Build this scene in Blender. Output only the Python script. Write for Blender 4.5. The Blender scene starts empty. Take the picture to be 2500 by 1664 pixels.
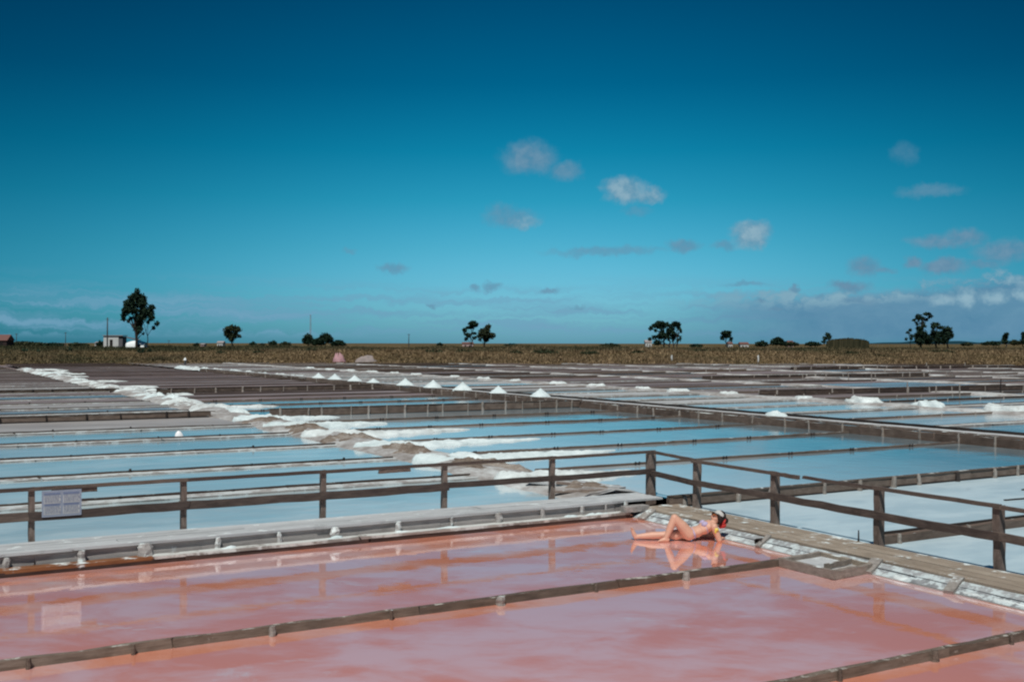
import bpy, bmesh, math, random
import numpy as np
from mathutils import Vector, Matrix, Euler, noise as mnoise
random.seed(7)
RNG = np.random.default_rng(7)
sc = bpy.context.scene
COL = sc.collection
R = math.radians

# ------------------------------------------------------------------ camera
CAM_H = 3.2
FPX = 2640.0                                   # focal length in pixels of a 2500 px wide frame
YAW = math.atan(1500 / 2640)                   # viewing direction, clockwise from +Y
VD = Vector((math.sin(YAW), math.cos(YAW), 0))
RT = Vector((math.cos(YAW), -math.sin(YAW), 0))
cd = bpy.data.cameras.new('camera')
cd.sensor_width = 36.0
cd.lens = 36.0 * FPX / 2500
cd.clip_start = 0.1
cd.clip_end = 20000
cam = bpy.data.objects.new('camera', cd)
COL.objects.link(cam)
cam.location = (0, 0, CAM_H)
cam.rotation_euler = (R(90) + math.atan(6 / FPX), R(-0.08), -YAW)
sc.camera = cam

# ------------------------------------------------------------------ world / sky
SUN_AZ = math.atan2(-0.66, -0.75)
SUN_EL = R(60)
wd = bpy.data.worlds.new('World')
sc.world = wd
wd.cycles.sampling_method = 'NONE'
wd.use_nodes = True
nt = wd.node_tree
bg = nt.nodes['Background']
bg.inputs['Strength'].default_value = 0.15


class NG:
    """small helper to wire shader nodes"""
    def __init__(self, tree):
        self.t = tree

    def n(self, typ, **kw):
        nd = self.t.nodes.new(typ)
        for k, v in kw.items():
            setattr(nd, k, v)
        return nd

    def put(self, sock, v):
        if v is None:
            return
        if isinstance(v, bpy.types.NodeSocket):
            self.t.links.new(v, sock)
        else:
            if sock.type == 'RGBA' and hasattr(v, '__len__') and len(v) == 3:
                v = (*v, 1)
            sock.default_value = v

    def math(self, op, a, b=None, c=None, clamp=False):
        nd = self.n('ShaderNodeMath', operation=op, use_clamp=clamp)
        self.put(nd.inputs[0], a); self.put(nd.inputs[1], b); self.put(nd.inputs[2], c)
        return nd.outputs[0]

    def vec(self, op, a, b=None, out=0):
        nd = self.n('ShaderNodeVectorMath', operation=op)
        self.put(nd.inputs[0], a); self.put(nd.inputs[1], b)
        return nd.outputs[out]

    def mix(self, f, a, b, blend='MIX'):
        nd = self.n('ShaderNodeMix', data_type='RGBA', blend_type=blend)
        self.put(nd.inputs[0], f); self.put(nd.inputs[6], a); self.put(nd.inputs[7], b)
        return nd.outputs[2]

    def noise(self, v, scale, detail=4, rough=.55, dist=0, dim='3D', w=None, out=0):
        nd = self.n('ShaderNodeTexNoise', noise_dimensions=dim)
        self.put(nd.inputs['Vector'], v)
        nd.inputs['Scale'].default_value = scale
        nd.inputs['Detail'].default_value = detail
        nd.inputs['Roughness'].default_value = rough
        nd.inputs['Distortion'].default_value = dist
        if w is not None:
            self.put(nd.inputs['W'], w)
        return nd.outputs[out]

    def ramp(self, f, stops, interp='LINEAR'):
        nd = self.n('ShaderNodeValToRGB')
        self.put(nd.inputs[0], f)
        cr = nd.color_ramp
        cr.interpolation = interp
        while len(cr.elements) < len(stops):
            cr.elements.new(0.5)
        for e, (p, c) in zip(cr.elements, stops):
            e.position = p
            e.color = (*c, 1) if len(c) == 3 else c
        return nd.outputs[0]

    def mapr(self, v, a, b, c=0., d=1., smooth=True):
        nd = self.n('ShaderNodeMapRange', interpolation_type='SMOOTHSTEP' if smooth else 'LINEAR')
        self.put(nd.inputs[0], v)
        for i, x in zip((1, 2, 3, 4), (a, b, c, d)):
            self.put(nd.inputs[i], x)
        return nd.outputs[0]

    def comb(self, x, y, z):
        nd = self.n('ShaderNodeCombineXYZ')
        self.put(nd.inputs[0], x); self.put(nd.inputs[1], y); self.put(nd.inputs[2], z)
        return nd.outputs[0]


g = NG(nt)
sky = g.n('ShaderNodeTexSky', sky_type='NISHITA', sun_disc=False)
sky.sun_elevation = SUN_EL
sky.sun_rotation = SUN_AZ
sky.altitude = 0
dirv = g.vec('NORMALIZE', g.n('ShaderNodeTexCoord').outputs['Generated'])
dx = g.vec('DOT_PRODUCT', dirv, tuple(RT), 1)
dy = g.vec('DOT_PRODUCT', dirv, tuple(VD), 1)
dz = g.vec('DOT_PRODUCT', dirv, (0, 0, 1), 1)
az = g.math('ARCTAN2', dx, dy)
el = g.math('ARCSINE', dz)
# film-like teal grade of the daylight sky by elevation (0..90 deg)
eln = g.math('DIVIDE', el, R(40), clamp=True)
def ES(deg, c):
    return (deg / 40, tuple(min(1, x / 1.5) for x in c))
grade = g.ramp(eln, [ES(0, (.36, .96, 1.5)), ES(2.2, (.33, .89, 1.33)), ES(5, (.18, .76, 1.01)), ES(7.5, (.065, .65, .82)),
                     ES(10, (.015, .53, .68)), ES(13.5, (.0, .36, .51)), ES(18, (.0, .255, .39)), ES(27, (.03, .23, .37)), ES(40, (.10, .30, .42))])
skyc = g.mix(1.0, sky.outputs[0], grade, 'MULTIPLY')
# lens vignette painted into the sky: darker away from the view axis, all round
lobe = g.math('POWER', g.math('MULTIPLY_ADD', g.math('COSINE', g.math('SUBTRACT', az, R(2))), .5, .5), 24.0)
lobe = g.math('MULTIPLY_ADD', lobe, .58, .44)
skyc = g.mix(1.0, skyc, g.comb(g.math('POWER', lobe, 2.4), lobe, g.math('POWER', lobe, .85)), 'MULTIPLY')

# clouds as directions in the sky: azimuth from the view axis, elevation (radians)
P = g.comb(az, el, 0.0)
w1 = g.vec('SUBTRACT', g.noise(P, 48, 4, .6, out=1), (.5, .5, .5))
w2 = g.vec('SUBTRACT', g.noise(P, 170, 3, .6, out=1), (.5, .5, .5))
Pw = g.vec('ADD', P, g.vec('ADD', g.vec('MULTIPLY', w1, (.022, .016, 0)), g.vec('MULTIPLY', w2, (.007, .006, 0))))
CL = [(1290, 385, 74, 42, .62, 0), (1375, 418, 52, 24, .5, 0), (1525, 465, 58, 34, .85, 1), (1580, 478, 50, 20, .6, 1), (1250, 535, 70, 24, .45, 0),
      (1225, 520, 40, 28, .4, 0), (1285, 545, 40, 14, .5, 1), (1555, 515, 36, 14, .25, 0), (1835, 572, 48, 34, .85, 1), (1670, 598, 44, 19, .55, 0),
      (1768, 600, 34, 15, .45, 0), (1480, 613, 160, 13, .4, 0), (960, 652, 48, 14, .5, 0), (1205, 697, 24, 13, .5, 0), (1160, 701, 17, 10, .5, 0),
      (1340, 706, 22, 8, .5, 0), (2210, 372, 34, 28, .2, 0), (2275, 467, 70, 17, .36, 0), (2355, 580, 58, 22, .62, 0), (2290, 586, 66, 15, .6, 0),
      (2455, 612, 66, 28, .62, 0), (2400, 640, 50, 12, .5, 0), (2112, 650, 42, 24, .62, 0), (2155, 660, 30, 9, .5, 0), (2230, 642, 26, 15, .7, 0), (2305, 650, 56, 20, .75, 0),
      (2075, 700, 50, 16, .7, 0), (1938, 703, 16, 8, .6, 0), (1858, 732, 17, 7, .6, 0), (1898, 752, 20, 6, .6, 0), (2095, 735, 44, 12, .6, 0),
      (2355, 722, 30, 26, 1.0, 1), (2300, 727, 30, 18, .8, 1), (2430, 722, 34, 18, .9, 1), (2498, 714, 22, 20, .9, 1), (1050, 746, 16, 6, .5, 0),
      (1410, 752, 22, 6, .4, 0), (2000, 722, 10, 8, .4, 0), (1815, 690, 60, 6, .4, 0), (850, 612, 22, 8, .3, 0)]
accw = accg = None
for (u, v, ru, rv, k, white) in CL:
    a_ = math.atan((u - 1250) / FPX)
    e_ = math.atan((838 - v) / FPX * math.cos(a_))
    d = g.vec('MULTIPLY', g.vec('SUBTRACT', Pw, (a_, e_, 0)), (FPX / ru / 1.12, FPX / rv / 1.12, 0))
    m = g.mapr(g.vec('LENGTH', d, None, 1), 1.12, .25, 0, min(1.0, k * (1.0 if white else 1.3)))
    if white:
        accw = m if accw is None else g.math('MAXIMUM', accw, m)
    accg = m if accg is None else g.math('MAXIMUM', accg, m)
puff = g.noise(P, 95, 5, .6)
cm = g.math('MULTIPLY', accg, g.mapr(puff, .2, .62, .7, 1.15))
# low streaks and a cloud bank along the horizon, all the way round
Ps = g.vec('MULTIPLY', Pw, (3.2, 60, 1))
st = g.noise(Ps, 1.6, 5, .55)
band = g.math('MULTIPLY', g.mapr(el, R(.1), R(.8)), g.mapr(el, R(3.9), R(1.4)))
stm = g.math('MULTIPLY', g.mapr(st, .40, .62, 0, .8), band)
bank_az = g.mapr(az, R(6), R(17), 0, 1)
bn = g.noise(g.vec('MULTIPLY', Pw, (22, 40, 1)), 1.3, 6, .62)
bank_h = g.math('MULTIPLY_ADD', g.math('SUBTRACT', bn, .5), R(2.6), R(2.5))
bank_h = g.math('ADD', bank_h, g.mapr(az, R(16), R(27), 0, R(.9)))
bankm = g.math('MULTIPLY', g.mapr(g.math('SUBTRACT', bank_h, el), R(-.3), R(.4), 0, .95), bank_az)
bankm = g.math('MULTIPLY', bankm, g.mapr(el, R(-.2), R(.5), .4, 1))
edge = g.math('MULTIPLY', g.mapr(g.math('ABSOLUTE', g.math('SUBTRACT', g.math('SUBTRACT', bank_h, el), R(.35))), R(.6), 0, 0, .9), g.math('MULTIPLY', bank_az, g.mapr(bn, .38, .58)))
K = 1 / .15
def cc(r, gg, b):
    return (r * K, gg * K, b * K, 1)
greyc = g.mix(puff, cc(.07, .205, .34), cc(.19, .34, .46))
whitec = g.mix(g.mapr(puff, .3, .65), cc(.17, .35, .47), cc(.27, .44, .54))
streakc = g.mix(st, cc(.06, .24, .42), cc(.23, .42, .56))
skyc = g.mix(stm, skyc, streakc)
skyc = g.mix(bankm, skyc, g.mix(bn, cc(.055, .19, .33), cc(.16, .32, .45)))
skyc = g.mix(edge, skyc, cc(.24, .42, .52))
skyc = g.mix(g.math('MULTIPLY', cm, 1.0, clamp=True), skyc, greyc)
skyc = g.mix(g.math('MULTIPLY', accw, g.mapr(puff, .25, .6, .5, 1.05), clamp=True), skyc, whitec)
nt.links.new(skyc, bg.inputs['Color'])

# ------------------------------------------------------------------ sun, exposure
sl = bpy.data.lights.new('sun', 'SUN')
sl.energy = 3.9
sl.angle = R(.53)
sl.color = (1.0, .965, .90)
so = bpy.data.objects.new('sun', sl)
COL.objects.link(so)
sdir = Vector((math.sin(SUN_AZ) * math.cos(SUN_EL), math.cos(SUN_AZ) * math.cos(SUN_EL), math.sin(SUN_EL)))
so.rotation_euler = (-sdir).to_track_quat('-Z', 'Y').to_euler()
so.location = (-30, -15, 60)
sc.view_settings.view_transform = 'Standard'
sc.view_settings.look = 'None'
sc.view_settings.exposure = 0.0
sc.view_settings.gamma = 1.0
sc.render.film_transparent = False
try:
    sc.cycles.filter_width = 2.2
    sc.cycles.max_bounces = 6
except Exception:
    pass

# ------------------------------------------------------------------ materials
MATS = {}


def new_mat(name):
    m = bpy.data.materials.new(name)
    m.use_nodes = True
    q = NG(m.node_tree)
    b = m.node_tree.nodes['Principled BSDF']
    return m, q, b


def bump(q, b, h, strength, dist):
    nd = q.n('ShaderNodeBump')
    q.put(nd.inputs['Height'], h)
    nd.inputs['Strength'].default_value = strength
    nd.inputs['Distance'].default_value = dist
    q.t.links.new(nd.outputs[0], b.inputs['Normal'])


def wpos(q):
    return q.n('ShaderNodeNewGeometry').outputs['Position']


def wood(name, dark, mid, light, salt=0.0, rough=.85, pos_scale=3.0, saltc=(.72, .80, .80)):
    """weathered board: grain runs along local X of the unit board"""
    m, q, b = new_mat(name)
    tc = q.n('ShaderNodeTexCoord').outputs['Object']
    rnd = q.n('ShaderNodeObjectInfo').outputs['Random']
    wv = q.math('MULTIPLY', rnd, 57.0)
    n1 = q.noise(q.vec('MULTIPLY', tc, (5, 1.2, 1.2)), 1.6, 5, .6, dim='4D', w=wv)
    n2 = q.noise(q.vec('MULTIPLY', tc, (7, 22, 22)), 1.2, 4, .6, .3, dim='4D', w=wv)
    wp = wpos(q)
    n3 = q.noise(wp, 2.3, 5, .6)
    f = q.math('ADD', q.math('MULTIPLY', n1, .55), q.math('MULTIPLY', n2, .45))
    f = q.math('ADD', f, q.math('MULTIPLY_ADD', rnd, .16, -.08))
    col = q.ramp(f, [(.30, dark), (.5, mid), (.70, light)])
    col = q.mix(q.mapr(n3, .55, .75, 0, .45), col, tuple(x * .55 for x in dark))
    if salt > 0:
        nn = q.noise(wp, pos_scale, 6, .68)
        nz = q.n('ShaderNodeSeparateXYZ')
        q.put(nz.inputs[0], q.n('ShaderNodeNewGeometry').outputs['Normal'])
        up = q.math('MULTIPLY', nz.outputs[2], .10)
        s = q.mapr(q.math('ADD', nn, up), .72 - salt * .42, .84 - salt * .42)
        col = q.mix(s, col, saltc)
    q.put(b.inputs['Base Color'], col)
    b.inputs['Roughness'].default_value = rough
    b.inputs['Specular IOR Level'].default_value = .25
    bump(q, b, q.math('ADD', n2, q.math('MULTIPLY', n3, .5)), .5, .012)
    return m


def water(name, base_a, base_b, nscale=.35, rough=.06, ior=1.36, wave=.5, stretch=(1, 1, 1), patch=None, patch_amt=.5, xgrad=None, sheen=None):
    m, q, b = new_mat(name)
    p = wpos(q)
    if stretch == 'view':                       # wind-aligned mottling
        ps = q.comb(q.math('MULTIPLY', q.vec('DOT_PRODUCT', p, tuple(RT), 1), .62), q.vec('DOT_PRODUCT', p, tuple(VD), 1), 0.0)
        pp = ps
    else:
        ps = q.vec('MULTIPLY', p, stretch)
        pp = q.vec('MULTIPLY', p, (.55, 1.5, 1))
    n1 = q.noise(ps, nscale, 6, .6, .6)
    n2 = q.noise(ps, nscale * 3.1, 5, .6, .4)
    f = q.mapr(q.math('ADD', q.math('MULTIPLY', n1, .65), q.math('MULTIPLY', n2, .35)), .40, .60)
    col = q.mix(f, base_a, base_b)
    if patch:
        n4 = q.noise(pp, nscale * 1.5, 7, .68, .5)
        col = q.mix(q.mapr(n4, .60, .74, 0, patch_amt), col, patch)
    if xgrad:                                   # salt settled along one bank of the pond
        x0, x1, gc = xgrad
        sx = q.n('ShaderNodeSeparateXYZ'); q.put(sx.inputs[0], p)
        xx = q.math('ADD', sx.outputs[0], q.math('MULTIPLY_ADD', n2, 5.0, -2.5))
        col = q.mix(q.mapr(xx, x0, x1, 1, 0), col, gc)
    q.put(b.inputs['Base Color'], col)
    b.inputs['Roughness'].default_value = rough
    b.inputs['IOR'].default_value = ior
    if wave > 0:
        a = q.noise(q.vec('MULTIPLY', p, (1, 1, 1)), 2.2, 3, .5)
        c = q.noise(q.vec('MULTIPLY', p, (1.3, .8, 1)), .55, 2, .5)
        fine = q.noise(p, 11, 2, .5)
        bump(q, b, q.math('ADD', q.math('ADD', a, q.math('MULTIPLY', fine, .05)), q.math('MULTIPLY', c, 2.2)), wave, .02)
    if sheen:                                   # dense brine: strong mirror towards grazing angles over a cloudy body
        lw = q.n('ShaderNodeLayerWeight')
        lw.inputs['Blend'].default_value = .5
        gl = q.n('ShaderNodeBsdfGlossy')
        q.put(gl.inputs['Roughness'], q.mapr(n2, .35, .7, rough * .4, rough * 1.5))
        if wave > 0:
            q.t.links.new(b.inputs['Normal'].links[0].from_socket, gl.inputs['Normal'])
        b.inputs['Specular IOR Level'].default_value = 0
        mx = q.n('ShaderNodeMixShader')
        q.put(mx.inputs[0], q.mapr(lw.outputs['Facing'], .25, .80, .06, sheen, False))
        q.t.links.new(b.outputs[0], mx.inputs[1])
        q.t.links.new(gl.outputs[0], mx.inputs[2])
        out = [n_ for n_ in q.t.nodes if n_.type == 'OUTPUT_MATERIAL'][0]
        q.t.links.new(mx.outputs[0], out.inputs['Surface'])
    return m


def ground(name, cols, scale, rough=.9, stretch=(1, 1, 1), bumpd=.03, spec=.2):
    m, q, b = new_mat(name)
    p = q.vec('MULTIPLY', wpos(q), stretch)
    n1 = q.noise(p, scale, 7, .62, .3)
    n2 = q.noise(p, scale * 7, 4, .6)
    f = q.math('ADD', q.math('MULTIPLY', n1, .7), q.math('MULTIPLY', n2, .3))
    col = q.ramp(f, [(.34 + .32 * i / (len(cols) - 1), c) for i, c in enumerate(cols)])
    q.put(b.inputs['Base Color'], col)
    b.inputs['Roughness'].default_value = rough
    b.inputs['Specular IOR Level'].default_value = spec
    if bumpd:
        bump(q, b, f, .6, bumpd)
    return m


def plain(name, c, rough=.7, var=.25, scale=6, spec=.3, emit=None):
    m, q, b = new_mat(name)
    n = q.noise(wpos(q), scale, 4, .6)
    col = q.mix(n, tuple(x * (1 - var) for x in c), tuple(min(1, x * (1 + var)) for x in c))
    q.put(b.inputs['Base Color'], col)
    b.inputs['Roughness'].default_value = rough
    b.inputs['Specular IOR Level'].default_value = spec
    return m


SALT = (.66, .76, .77)
M = {}
M['deck'] = wood('weathered_deck_wood', (.33, .345, .35), (.43, .45, .46), (.52, .545, .55), salt=.12)
M['deck_tan'] = wood('tan_deck_wood', (.18, .145, .11), (.29, .24, .19), (.38, .34, .28), salt=.20)
M['face'] = wood('grey_face_board', (.20, .19, .18), (.33, .315, .30), (.45, .43, .41), salt=.2)
M['stake'] = wood('salt_bleached_stake', (.22, .21, .20), (.34, .33, .32), (.48, .47, .46), salt=.45)
M['rail'] = wood('dark_rail_wood', (.044, .033, .030), (.088, .066, .057), (.18, .14, .115))
M['post'] = wood('brown_post_wood', (.07, .053, .046), (.165, .125, .105), (.31, .26, .225), salt=.08)
M['divider'] = wood('divider_wood', (.045, .034, .028), (.095, .072, .058), (.19, .15, .12), salt=.12)
M['divider_dark'] = wood('wet_divider_wood', (.028, .02, .018), (.06, .043, .036), (.125, .095, .075), salt=.06)
M['plank'] = wood('lit_top_salt_plank', (.055, .042, .033), (.12, .093, .072), (.23, .19, .155), salt=.22, pos_scale=5.0, saltc=(.46, .44, .40))  # salt tone on upward faces also paints the tan of sunlit tops
M['boxwood'] = wood('grey_brown_box_wood', (.11, .092, .078), (.20, .17, .145), (.32, .285, .25), salt=.15)
M['brownwall'] = wood('brown_board', (.08, .058, .047), (.15, .112, .09), (.25, .195, .16), salt=.14)
M['wallpost'] = wood('pale_wall_post', (.18, .15, .13), (.28, .25, .22), (.40, .37, .34), salt=.2)
M['peg'] = wood('dark_peg', (.012, .01, .01), (.03, .024, .022), (.06, .05, .045))
M['salt_sill'] = wood('salt_crusted_sill', (.16, .14, .125), (.26, .24, .22), (.38, .36, .335), salt=.62, pos_scale=2.2, saltc=(.54, .56, .54))
M['ledge'] = wood('salt_ledge_wood', (.20, .18, .165), (.30, .285, .27), (.42, .41, .40), salt=.5, saltc=(.50, .54, .54))
M['rust_sill'] = wood('orange_stained_sill', (.11, .045, .02), (.24, .10, .042), (.36, .20, .10), salt=.22)
M['sill_face'] = wood('wet_sill_face', (.018, .012, .011), (.04, .024, .02), (.085, .055, .045), salt=.05)
M['bank'] = wood('salt_streaked_bank', (.15, .16, .17), (.27, .285, .295), (.39, .41, .41), salt=.42, pos_scale=7.5, saltc=(.50, .57, .58))
M['cross'] = wood('grey_batten', (.16, .145, .13), (.27, .25, .23), (.38, .36, .33), salt=.25)
M['black'] = plain('dark_opening', (.012, .01, .01), .8)
M['pink'] = water('pink_brine', (.96, .35, .22), (.97, .60, .60), .62, .045, 1.36, .11, 'view', (.94, .82, .87), .85, None, .70)
M['white_w'] = water('milky_brine', (.33, .43, .46), (.45, .545, .57), .5, .10, 1.36, .5, (.5, 1.3, 1), (.52, .60, .62), .35)
M['crust'] = water('damp_salt_crust', (.36, .48, .54), (.46, .58, .63), .7, .38, 1.25, .25, (.6, 1.2, 1), (.30, .37, .43), .5)
M['blue'] = water('clear_blue_brine', (.10, .15, .175), (.18, .235, .26), .3, .09, 1.36, .35, (.6, 1.2, 1), (.30, .34, .36), .5, (12.0, 25, (.47, .54, .57)))
M['bluee'] = water('still_blue_brine', (.12, .16, .18), (.26, .29, .31), .25, .11, 1.36, .35, (.5, 1.4, 1), (.36, .40, .42), .5)
M['mud'] = ground('bare_salt_mud', [(.11, .09, .09), (.17, .145, .147), (.25, .222, .226)], .22, .75, (.5, 1.6, 1), .02, .25)
M['mud2'] = ground('brown_wet_mud', [(.115, .085, .08), (.18, .14, .136), (.265, .22, .215)], .3, .6, (.5, 1.8, 1), .02, .35)
M['pale'] = ground('pale_salt_mud', [(.20, .19, .185), (.30, .29, .285), (.42, .42, .42)], .35, .55, (.35, 1.8, 1), .02, .4)
M['palest'] = ground('drying_salt_pan', [(.30, .29, .275), (.42, .42, .41), (.54, .56, .56)], .35, .5, (.35, 1.8, 1), .02, .4)
M['wetpale'] = water('pale_wet_pan', (.26, .29, .30), (.40, .43, .44), .3, .16, 1.34, .15, (.4, 1.8, 1), (.48, .50, .51), .5)
M['wet'] = water('grey_wet_pan', (.13, .135, .145), (.23, .24, .255), .3, .22, 1.33, .15, (.4, 1.8, 1), (.36, .38, .39), .5)
M['salt'] = ground('loose_white_salt', [(.46, .55, .56), (.60, .69, .70), (.74, .82, .82)], 1.6, .85, (1, 1, 1), .05, .3)
M['salt_dirty'] = ground('dirty_salt', [(.36, .37, .36), (.58, .64, .64), (.72, .79, .79)], 1.3, .85, (1, 1, 1), .06, .3)
M['earth'] = ground('salty_brown_earth', [(.10, .075, .058), (.19, .155, .128), (.36, .335, .305)], 1.3, .95, (1, 1, 1), .05, .1)
M['earth_bank'] = ground('crusted_earth_bank', [(.15, .125, .11), (.33, .32, .31), (.58, .62, .62)], .9, .9, (1, .6, 1), .04, .15)
M['terrain'] = ground('dry_heath_ground', [(.045, .04, .018), (.10, .075, .036), (.17, .12, .06)], .045, .95, (1, 1, 1), 0, .05)
M['shed_wall'] = plain('whitewashed_wall', (.56, .57, .56), .85, .12, 1.5)
M['shed_side'] = plain('dark_side_wall', (.12, .12, .13), .9)  # dark grey for the side wall, lean-to roof and posts
M['roof_red'] = plain('red_roof_tiles', (.15, .075, .065), .85)
M['roof_grey'] = plain('grey_sheet_roof', (.30, .27, .27), .7)
M['dark_wall'] = plain('dark_plank_wall', (.035, .022, .022), .9)
M['pink_wall'] = plain('pale_pink_wall', (.50, .36, .35), .85, .1)
M['tarp'] = plain('white_tarpaulin', (.78, .82, .82), .6, .08)
M['pole'] = plain('weathered_pole', (.05, .055, .06), .8)
M['mast'] = plain('galvanised_mast', (.30, .34, .38), .6)
M['skin'] = plain('sunlit_skin', (.60, .335, .24), .5, .10, 9, .4)
M['hair'] = plain('dark_hair', (.022, .012, .01), .55, .4, 40)
M['cap'] = plain('pale_cap_cloth', (.46, .46, .44), .85, .12)
M['brim'] = plain('dark_cap_brim', (.025, .014, .013), .8)
M['red'] = plain('red_cloth', (.55, .05, .045), .7, .2, 60)
M['lens'] = plain('amber_lens', (.40, .12, .02), .15, .1, 10, .6)
M['lilac'] = plain('lilac_swimwear', (.42, .36, .52), .75, .1, 30)
M['yellow'] = plain('yellow_swimwear', (.75, .62, .12), .75, .1, 30)
M['lip'] = plain('lip', (.40, .11, .09), .5)
M['sign'] = plain('grey_blue_panel', (.25, .29, .37), .55, .15, 7)
M['signtext'] = plain('faded_pale_print', (.44, .46, .47), .6, .25, 30)
M['signdark'] = plain('faded_blue_print', (.15, .19, .30), .6, .25, 30)
M['pinkbag'] = plain('faded_pink_plastic', (.38, .22, .24), .7, .35, 1.2)
M['greybag'] = plain('grey_sacking', (.27, .23, .22), .85)
M['float'] = plain('sparkle_white', (.88, .88, .88), .25, .02)  # plain white for the lump painted as a sparkle on the pond
M['hill'] = plain('hazy_blue_hill', (.012, .045, .062), .95, .2, .004, 0)  # distance haze painted into the hill colour as blue


def foliage(name, a, b_, c):
    m, q, b = new_mat(name)
    rnd = q.n('ShaderNodeNewGeometry').outputs['Random Per Island']
    n = q.noise(wpos(q), .7, 3, .6)
    col = q.ramp(q.math('ADD', q.math('MULTIPLY', rnd, .5), q.math('MULTIPLY', n, .5)), [(.2, a), (.5, b_), (.8, c)])
    q.put(b.inputs['Base Color'], col)
    b.inputs['Roughness'].default_value = .8
    b.inputs['Specular IOR Level'].default_value = .1
    return m


M['leaf'] = foliage('eucalyptus_leaves', (.008, .020, .014), (.016, .036, .022), (.032, .055, .032))
M['leaf2'] = foliage('olive_leaves', (.020, .030, .016), (.035, .046, .024), (.055, .062, .034))
M['bark'] = plain('dark_bark', (.035, .028, .025), .95)


def grass_mat():
    m, q, b = new_mat('dry_and_green_grass')
    p = wpos(q)
    rnd = q.n('ShaderNodeNewGeometry').outputs['Random Per Island']
    n = q.noise(q.vec('MULTIPLY', q.vec('ADD', p, (0, 0, 0)), (1, 1, 1)), .05, 5, .65)
    n5 = q.noise(p, .22, 3, .6)
    t = q.vec('DOT_PRODUCT', p, tuple(VD), 1)
    lat = q.vec('DOT_PRODUCT', p, tuple(RT), 1)
    # greener scrub behind the dry front and towards the western end
    green = q.math('ADD', q.mapr(t, 186, 206, -.1, .75), q.mapr(lat, -40, -74, 0, .75))
    green = q.math('ADD', green, q.math('MULTIPLY_ADD', n, 3.2, -1.6))
    green = q.math('ADD', green, q.math('MULTIPLY_ADD', n5, 1.6, -.8))
    dry = q.ramp(rnd, [(.1, (.105, .072, .040)), (.5, (.20, .142, .082)), (.9, (.32, .235, .14))])
    grn = q.ramp(rnd, [(.1, (.024, .030, .017)), (.5, (.05, .055, .030)), (.9, (.095, .092, .05))])
    q.put(b.inputs['Base Color'], q.mix(q.math('MULTIPLY', green, 1, clamp=True), dry, grn))
    b.inputs['Roughness'].default_value = .9
    b.inputs['Specular IOR Level'].default_value = .05
    return m


M['grass'] = grass_mat()


# ------------------------------------------------------------------ object helpers
def mk(name, verts, faces, mat, parent=None, loc=None, smooth=False):
    me = bpy.data.meshes.new(name)
    me.from_pydata(verts, [], faces)
    me.validate(); me.update()
    if smooth:
        me.polygons.foreach_set('use_smooth', [True] * len(me.polygons))
    me.materials.append(mat)
    o = bpy.data.objects.new(name, me)
    COL.objects.link(o)
    if parent:
        o.parent = parent
    if loc is not None:
        o.location = loc
    return o


def tag(o, label=None, cat=None, group=None, kind=None):
    if label: o['label'] = label
    if cat: o['category'] = cat
    if group: o['group'] = group
    if kind: o['kind'] = kind
    return o


def thing(name, loc, label, cat, group=None):
    o = bpy.data.objects.new(name, None)
    o.empty_display_size = .2
    COL.objects.link(o)
    o.location = loc
    return tag(o, label, cat, group)


def unit_board(seed, segs=6, jit=.05):
    """unit board: x 0..1, y/z -.5...5, worn edges"""
    r = random.Random(seed)
    vs, fs = [], []
    for i in range(segs + 1):
        x = i / segs
        oy, oz = r.uniform(-jit, jit) * .6, r.uniform(-jit, jit)
        for (y, z) in ((-.5, -.5), (.5, -.5), (.5, .5), (-.5, .5)):
            xx = x + (r.uniform(-.012, .012) if i in (0, segs) else 0)
            vs.append((xx, y + oy + r.uniform(-jit, jit) * .4, z + oz + (r.uniform(-jit, jit) * .8 if z > 0 else 0)))
    for i in range(segs):
        a, b = i * 4, i * 4 + 4
        for k in range(4):
            k2 = (k + 1) % 4
            fs.append((a + k, a + k2, b + k2, b + k))
    fs.append((3, 2, 1, 0))
    e = segs * 4
    fs.append((e, e + 1, e + 2, e + 3))
    # orient outwards
    me = bpy.data.meshes.new('board')
    me.from_pydata(vs, [], fs)
    bm = bmesh.new(); bm.from_mesh(me)
    bmesh.ops.recalc_face_normals(bm, faces=bm.faces)
    bm.to_mesh(me); bm.free()
    me.materials.append(M['deck'])
    return me


BOARDS = [unit_board(i) for i in range(6)]
ROUGHB = [unit_board(20 + i, 6, .055) for i in range(4)]


def unit_stake(seed, n=7, rings=5):
    r = random.Random(seed)
    vs, fs = [], []
    lean = [(r.uniform(-.06, .06), r.uniform(-.06, .06)) for _ in range(rings)]
    for i in range(rings):
        x = i / (rings - 1)
        rad = .5 * (1 - .18 * x) * (.78 if i == rings - 1 else 1) * r.uniform(.94, 1.06)
        for k in range(n):
            a = 2 * math.pi * k / n
            rr = rad * r.uniform(.88, 1.1)
            vs.append((x, math.cos(a) * rr + lean[i][0], math.sin(a) * rr + lean[i][1]))
    for i in range(rings - 1):
        for k in range(n):
            k2 = (k + 1) % n
            fs.append((i * n + k, i * n + k2, (i + 1) * n + k2, (i + 1) * n + k))
    vs.append((1.02, lean[-1][0], lean[-1][1]))
    t = len(vs) - 1
    for k in range(n):
        fs.append(((rings - 1) * n + k, (rings - 1) * n + (k + 1) % n, t))
    me = bpy.data.meshes.new('stake')
    me.from_pydata(vs, [], fs)
    bm = bmesh.new(); bm.from_mesh(me)
    bmesh.ops.recalc_face_normals(bm, faces=bm.faces)
    bm.to_mesh(me); bm.free()
    me.materials.append(M['stake'])
    return me


STAKES = [unit_stake(50 + i) for i in range(5)]


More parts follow.
